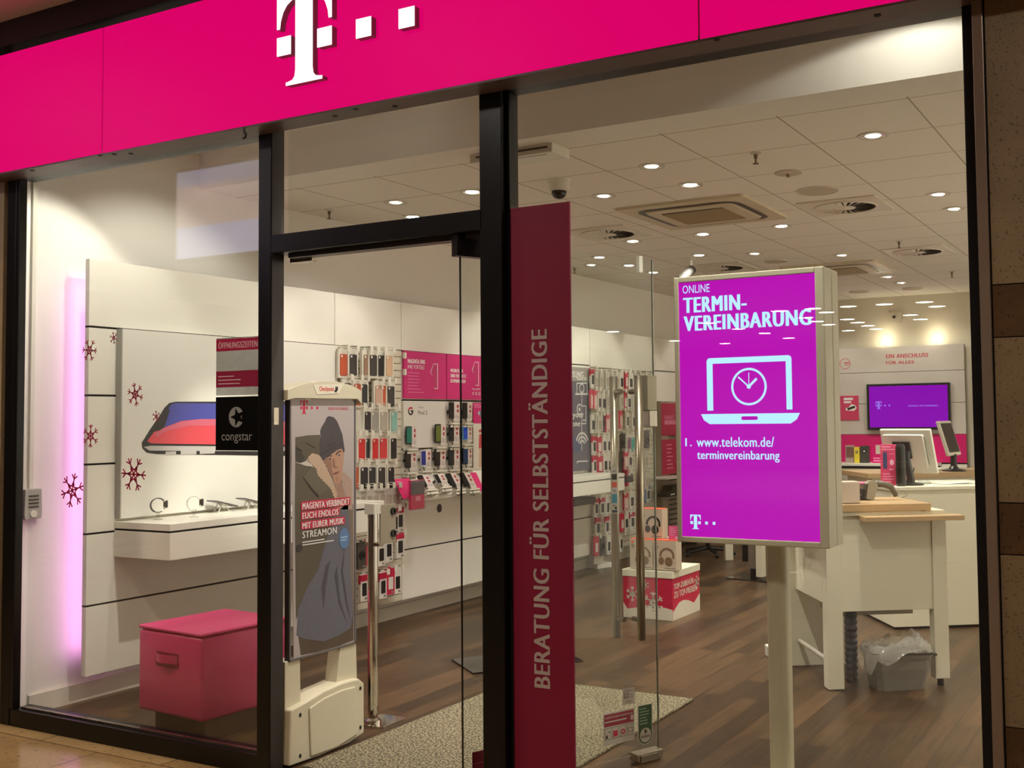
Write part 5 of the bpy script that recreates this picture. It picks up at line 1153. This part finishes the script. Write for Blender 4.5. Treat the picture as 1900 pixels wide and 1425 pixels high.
part(t, 'green_field', MB().prism([(w*.05, h*.985), (w*.95, h*.985)]+[(w/2+R_*.9*math.cos(-i*math.pi/16), R_+R_*.9*math.sin(-i*math.pi/16)) for i in range(17)], .001, .0016), M('inspection green', (18, 74, 48), .5))
part(t, 'seal', MB().disc(w/2, R_, R_*.76, R_*.76, .0016, .0022), STW); text(t, 'DEKRA', w*.2, w*.8, R_*.72, R_*1.02, .0026, TXTK, .012)
part(t, 'emblem', MB().bar2((w*.45, R_*1.2), (w*.6, R_*1.4), .006, .0022, .0028).bar2((w*.6, R_*1.4), (w*.45, R_*1.6), .006, .0022, .0028).bar2((w*.45, R_*1.6), (w*.47, R_*1.2), .005, .0022, .0028), TXTK)
part(t, 'print_lines', lines_into(MB(), w*.12, w*.8, R_*2.1, h*.94, 6, .0016, 0, .3), M('green print pale', (140, 176, 150), .5))
t, w, h = leaf('payment_sticker', 'narrow payment card sticker strip on the glass door by the handle', 1133, 866, 1146, 952, M('sticker silver', (176, 170, 158), .5))
for nm, y0, y1, c in (('symbol', .72, .84, (40, 36, 34)), ('card_mark_orange', .56, .67, (190, 80, 60)), ('card_mark_white', .45, .52, (210, 206, 196)), ('card_mark_teal', .22, .41, (60, 130, 150)), ('card_mark_navy', .02, .07, (50, 58, 80))):
    part(t, nm, B(w*.1, w*.9, h*y0, h*y1, .0012, .002), M('pay '+nm, c, .45))
text(t, 'VISA', w*.15, w*.85, h*.46, h*.51, .0024, M('visa navy', (40, 44, 80), .5), .02); part(t, 'print_lines', B(w*.2, w*.8, h*.9, h*.91, .0012, .002).box(w*.2, w*.6, h*.16, h*.175, .0012, .002).box(w*.55, w*.85, h*.09, h*.14, .0012, .002), TXTK)
t, w, h = leaf('door_notice', 'dark red notice at the foot of the glass door by the hinge', 876, 1396, 905, 1440, M('notice dark red', (120, 10, 44), .5))
part(t, 'line_print', B(w*.8, w*.83, 0, h, .0012, .0018).box(0, w, h*.55, h*.58, .0012, .0018), M('notice rose', (170, 70, 90), .5))

# ================================================================== CEILING FITTINGS
ZC = 3.19
def cz(px, py, z=ZC): p = hit(px, py, 2, z); return p.x, p.y
DOWN = Matrix.Rotation(math.pi, 4, 'X')          # local +z points down from the ceiling
def cfr(x, y, z=ZC): return Matrix.Translation((x, y, z)) @ DOWN
RIM = M('lamp rim', (206, 198, 184), .35); REFL = M('lamp reflector', (236, 230, 216), .2, .8)
lamp_px = [(876, 355.6), (734, 375), (766, 402), (1209, 308), (1281, 342.5), (1120, 363), (1174, 447), (1304, 434), (1450, 419), (1620, 251), (1741, 360), (1770, 387), (1297, 473), (1212, 505), (1167, 492), (1097, 491), (1112, 477), (1400, 470), (1562, 473), (1647, 513), (1672, 524)]
desc = ['lamp nearest the door post in the transom', 'dim lamp in the middle of the transom view', 'lit lamp lowest in the transom view', 'lamp between dome camera and bulkhead', 'bright lamp in front of the air unit', 'lamp beside the dome camera', 'bright lamp next to the banner-side vent', 'bright lamp behind the air unit', 'bright lamp beyond the air unit corner', 'large lamp nearest the tall bronze frame', 'lamp next to the bright white vent', 'lamp closest to the tall bronze frame', 'bright lamp above the bullet camera', 'lamp just past the glass door corner', 'lamp below the glass door clip', 'lamp glowing beside the banner edge', 'lamp topmost behind the glass door leaf', 'lamp over the screen, near a flat disc', 'lamp before the second air unit', 'nearer lamp above the back wall', 'farther lamp above the back wall']
lproto = ldim = None
DIM = M('lamp lens dim', (255, 248, 232), .4, emit=1.6)
DIMS = {1, 3, 5, 9, 10, 11, 15, 17, 18, 19, 20}
for i, (px, py) in enumerate(lamp_px):
    x, y = cz(px, py)
    if lproto is None:
        t = lproto = thing('ceiling_lamp', 'x', 'ceiling lamp', cfr(x, y))
        part(t, 'rim', MB().ring(0, 0, .062, .085, 0, .006, n=28), RIM)
        part(t, 'reflector', MB().lathe([(.062, .003), (.055, -.0), (.04, -.0)], n=24), REFL)
        part(t, 'lens', MB().lathe([(.05, .001), (.04, .007), (.0, .009)], n=20), LAMPE)
    elif i in DIMS:
        if ldim is None:
            t = ldim = thing('ceiling_lamp', 'x', 'ceiling lamp', cfr(x, y))
            part(t, 'rim', MB().ring(0, 0, .062, .085, 0, .006, n=28), RIM)
            part(t, 'reflector', MB().lathe([(.062, .003), (.055, -.0), (.04, -.0)], n=24), REFL)
            part(t, 'lens', MB().lathe([(.05, .001), (.04, .007), (.0, .009)], n=20), DIM); part(t, 'bulb', MB().disc(.012, 0, .022, .022, .008, .0105, n=14), LAMPE)
        else: t = dup(ldim, cfr(x, y))
    else: t = dup(lproto, cfr(x, y))
    props(t, 'round recessed '+desc[i], None, 'recessed ceiling lamps')
    if x < -4.0: spot('lamp_or_added_light', (x, y, ZC-.02), (-5.6, y-.05, 1.35), WALL_W*((x+5.56)/1.25)**1.4, 78, .55)
    else: spot('lamp_or_added_light', (x, y, ZC-.02), (x, y+.02, 0), LAMP_W, 95, .6)
for x, y, ax, ay, az, pw, sz, bl_ in ((-5.2, .2, -5.2, .2, 0, ZONE_W*.7, 86, .25), (-4.4, .72, -5.5, .95, 1.7, ZONE_W*.8, 84, .5), (-3.9, .9, -5.52, 1.38, 1.1, ZONE_W*3.2, 25, .9), (-1.0, .95, -1.0, .95, 0, 11, 153, .12), (-1.5, .16, -1.5, .48, 1.2, ZONE_W*1.5, 90, .5), (-2.6, .35, -3.74, .38, 1.1, ZONE_W*1.9, 62, .5)):  # last two added to brighten the screen case and the gate poster
    t = dup(lproto, cfr(x, y, 3.56), 'unseen round recessed lamp in the high window zone ceiling', 'window zone lamps'); spot('lamp_or_added_light', (x, y, 3.53), (ax, ay, az), pw, sz, bl_)
for y in (2.2, 3.8, 5.4, 7.0, 8.8): spot('lamp_or_added_light', (-.6, y, ZC-.02), (.6, y, 1.3), 260, 100, .5)      # added spots without fittings; bounce off the unseen right wall brightens the ceiling
# added spots without fittings, brightening the left wall between the visible lamps
for y, k in ((1.65, .3), (2.35, .15), (3.0, .2), (3.7, .4), (4.6, .5), (5.5, .55), (6.6, .55), (7.6, .55), (8.8, .6)):
    spot('lamp_or_added_light', (-4.6, y, ZC-.02), (-5.6, y, 1.5), WALL_W*k, 72, .5)
for x in (-4.4, -3.4, -2.6): spot('lamp_or_added_light', (x, 9.2, ZC-.02), (x, 10.5, 1.5), WALL_W*.85, 80, .5)  # added spots with no lamp fitting, to brighten the back wall

AIRW = M('air unit ivory', (206, 192, 164), .4)
def cassette(cx, cy, s, label):
    t = thing('air_conditioner', label, 'air conditioner', cfr(cx, cy))
    part(t, 'panel', MB().prism(rr(-s/2, s/2, -s/2, s/2, .03), 0, .02), AIRW, .006)
    k = s*.36; sl = MB()
    for r0, r1, z0, z1, m in ((k, k+.045, .0202, .022, 0),):
        o_ = rr(-r1, r1, -r1, r1, .13, 6); i_ = rr(-r0, r0, -r0, r0, .09, 6); n = len(o_)
        vs = [(x, y, z1) for x, y in o_]+[(x, y, z1) for x, y in i_]
        sl.add(vs, [(j, (j+1) % n, n+(j+1) % n, n+j) for j in range(n)])
    part(t, 'air_slot', sl, PLASTB)
    part(t, 'inner_panel', MB().prism(rr(-k+.01, k-.01, -k+.01, k-.01, .08), .02, .03), AIRW, .004)
    g = B(-k*.68, k*.68, -k*.68, k*.68, .03, .032, 1)
    for i in range(14): g.box(-k*.68, k*.68, -k*.68+i*k*.097, -k*.68+i*k*.097+k*.06, .032, .036, 0)
    part(t, 'intake_grille', g, [M('grille tan', (170, 148, 112), .5), GROOVE])
cassette(-3.14, 3.85, 1.0, 'square ceiling air unit with a dark rounded slot, nearest the window')
cassette(-3.14, 7.55, 1.0, 'square ceiling air unit behind the top of the screen case')
def swirl(cx, cy, label, s=.58):
    t = thing('swirl_vent', label, 'ceiling vent', cfr(cx, cy), 'swirl vents')
    part(t, 'plate', B(-s/2, s/2, -s/2, s/2, 0, .012), M('vent plate white', (222, 214, 198), .4), .004)
    part(t, 'dark_recess', MB().disc(0, 0, s*.38, s*.38, .012, .0135, n=36), GROOVE)
    v = MB()
    for i in range(24):
        a = 2*math.pi*i/24; c_, s_ = math.cos(a), math.sin(a); r0, r1 = s*.12, s*.375; w0, w1 = .006, .017
        p = [(r0*c_-w0*s_, r0*s_+w0*c_), (r1*c_-w1*s_, r1*s_+w1*c_), (r1*c_+w1*s_, r1*s_-w1*c_), (r0*c_+w0*s_, r0*s_-w0*c_)]
        v.add([(p[0][0], p[0][1], .022), (p[1][0], p[1][1], .022), (p[2][0], p[2][1], .0145), (p[3][0], p[3][1], .0145)], [(0, 1, 2, 3)])
    part(t, 'vanes', v, MATS['vent plate white']); part(t, 'hub', MB().lathe([(s*.13, .0136), (s*.13, .02), (.02, .028), (0, .028)], n=24), MATS['vent plate white']); part(t, 'outer_ring', MB().ring(0, 0, s*.375, s*.40, .012, .02, n=36), MATS['vent plate white'])
swirl(-4.18, 4.26, 'square swirl vent beside the top of the banner'); swirl(-2.14, 4.17, 'bright square swirl vent next to the air unit'); swirl(-2.15, 6.72, 'square swirl vent before the second air unit, below a sprinkler'); swirl(-4.14, 6.72, 'swirl vent tinted violet just above the screen case')
x, y = cz(1037, 333); t = thing('dome_camera', 'white dome security camera on the ceiling above the banner', 'security camera', cfr(x, y))
part(t, 'housing', MB().lathe([(.075, 0), (.075, .02), (.068, .024), (.068, .07), (.06, .078), (0, .078)], n=28), PLASTW); part(t, 'dome', MB().lathe([(.05, .078), (.048, .098), (.036, .118), (.018, .127), (0, .129)], n=24), M('dome black', (20, 18, 20), .1), smooth=True)
x, y = cz(1282, 479); t = thing('bullet_camera', 'pale bullet camera with black lens peeking over the screen case', 'security camera', cfr(x, y))
d = Vector((-.25, .75, .55)).normalized(); c0 = Vector((0, 0, .12))
part(t, 'mount', MB().lathe([(.05, 0), (.05, .01), (.015, .02), (.015, .1)], n=16), PLASTW); part(t, 'barrel', MB().tube([c0-d*.02, c0+d*.2], .045, 18), M('camera grey', (58, 55, 51), .6)); part(t, 'lens', MB().tube([c0+d*.19, c0+d*.215], [.044, .036], 18), PLASTB)
def sprink(px, py, lb):
    x, y = cz(px, py); t = thing('sprinkler', lb, 'sprinkler', cfr(x, y), 'ceiling sprinklers')
    part(t, 'rosette', MB().lathe([(.035, 0), (.03, .006), (.012, .008)], n=16), RIM); part(t, 'head', MB().lathe([(.012, .0), (.012, .03), (.006, .034), (.006, .06), (.018, .062), (.018, .066), (0, .066)], n=12), M('sprinkler brass', (120, 104, 84), .35, .8))
for px, py, lb in ((1402, 284, 'ceiling sprinkler between the front lamp and the flat discs'), (611, 390, 'ceiling sprinkler seen low in the transom window'), (1066, 496, 'ceiling sprinkler beside the banner edge'), (1668, 447, 'ceiling sprinkler above the third swirl vent'), (1766, 504, 'ceiling sprinkler near the bronze frame, toward the back wall')): sprink(px, py, lb)
for px, py, r, lb, nub in ((1517, 353, .14, 'flat round speaker disc in the ceiling before the white vent', 0), (1463, 320, .09, 'flat round cover with a nub in the ceiling near the sprinkler', 1), (1440, 484, .12, 'flat round disc in the ceiling just above the screen', 0), (1594, 541, .12, 'flat ceiling disc at the rear edge, beside the screen case', 0), (1693, 535, .12, 'flat ceiling disc at the rear edge, nearer the frame', 0)):
    x, y = cz(px, py); t = thing('ceiling_speaker', lb, 'speaker', cfr(x, y)); part(t, 'cover', MB().lathe([(r, 0), (r*.95, .008), (r*.6, .012), (0, .012)], n=32), M('speaker cover', (188, 176, 158), .6))
    if nub: part(t, 'nub', MB().lathe([(.02, .012), (.012, .03), (0, .03)], n=12), M('sprinkler brass', (120, 104, 84), .35, .8))
    else: part(t, 'trim_ring', MB().ring(0, 0, r*.96, r*1.03, 0, .01, n=32), RIM)
a = hit(930, 262, 1, 1.42); b = hit(1031, 262, 1, 1.5)
t = thing('emergency_light', 'slim white ceiling box above the dome camera, beside the door post', 'ceiling box', cfr(0, 0, 3.19))
part(t, 'housing', B(a.x-.25, b.x, -1.66, -1.46, 0, .055), PLASTW, .006); part(t, 'slot', B(a.x-.2, b.x-.03, -1.458, -1.452, .02, .03).box(a.x-.2, b.x-.06, -1.5, -1.49, .055, .056), PLASTB)

# ================================================================== MALL SIDE (seen only as reflections and light)
mrefl = [(1252, 632), (1315, 599), (1370, 610), (1445, 576.5), (1508, 572), (1495, 589), (1515, 596), (1419, 618), (1463, 627), (1345, 637), (1533, 579), (1537, 602), (1572, 592), (1574, 568), (1591, 598), (1610, 604), (1574, 613), (1625, 610), (1641, 564), (1689, 584), (1708, 592), (1715, 560), (1738, 568), (1137, 615)]
MLE = M('mall lamp lens', (255, 248, 238), .4, emit=60)
mp_ = None
for px, py in mrefl:
    p = hit(px, py, 2, 3.86); x, y = p.x, .1-p.y
    if mp_ is None:
        mp_ = t = thing('mall_downlight', 'round downlight in the mall ceiling, out of direct view', 'ceiling lamp', cfr(x, y, 3.86), 'mall downlights')
        part(t, 'rim', MB().ring(0, 0, .17, .2, 0, .01, n=24), RIM); part(t, 'lens', MB().disc(0, 0, .17, .17, 0, .006, n=24), MLE)
    else: dup(mp_, cfr(x, y, 3.86))
for x, y, pw in ((-6.6, -1.7, MALL_W*1.3), (-3.6, -1.7, MALL_W*.5), (.6, -1.7, MALL_W*.4)):
    dup(mp_, cfr(x, y, 3.86)); spot('mall_light', (x, y, 3.82), (x, y+.1, 0), pw, 120, .6, .1, (1, .78, .5))  # unseen near mall lamps, set where the fascia hides their reflection
gx = hit(400, 385, 1, 2.1)
sg = thing('hanging_sign', 'lit bluish white information board in the mall, mirrored in the window', 'sign', frame((gx.x, -2.0, gx.z), (-1, 0, 0)))
part(sg, 'light_face', B(-.45, .45, -.36, -.12, 0, .01), M('sign light blue white', (190, 200, 255), .4, emit=2.4)); part(sg, 'picture_face', B(-.45, .45, -.12, .2, 0, .01), M('sign picture', (190, 176, 186), .4, emit=1.5, var=.3, vscale=5)); part(sg, 'top_face', B(-.45, .45, .2, .32, 0, .01), M('sign light top', (180, 186, 226), .4, emit=1.7)); part(sg, 'frame', B(-.47, .47, -.38, .34, -.1, 0), BLACK)
part(sg, 'hanger', MB().tube([(-.3, .34, -.05), (-.3, 3.86-gx.z, -.05)], .01).tube([(.3, .34, -.05), (.3, 3.86-gx.z, -.05)], .01), STEEL)
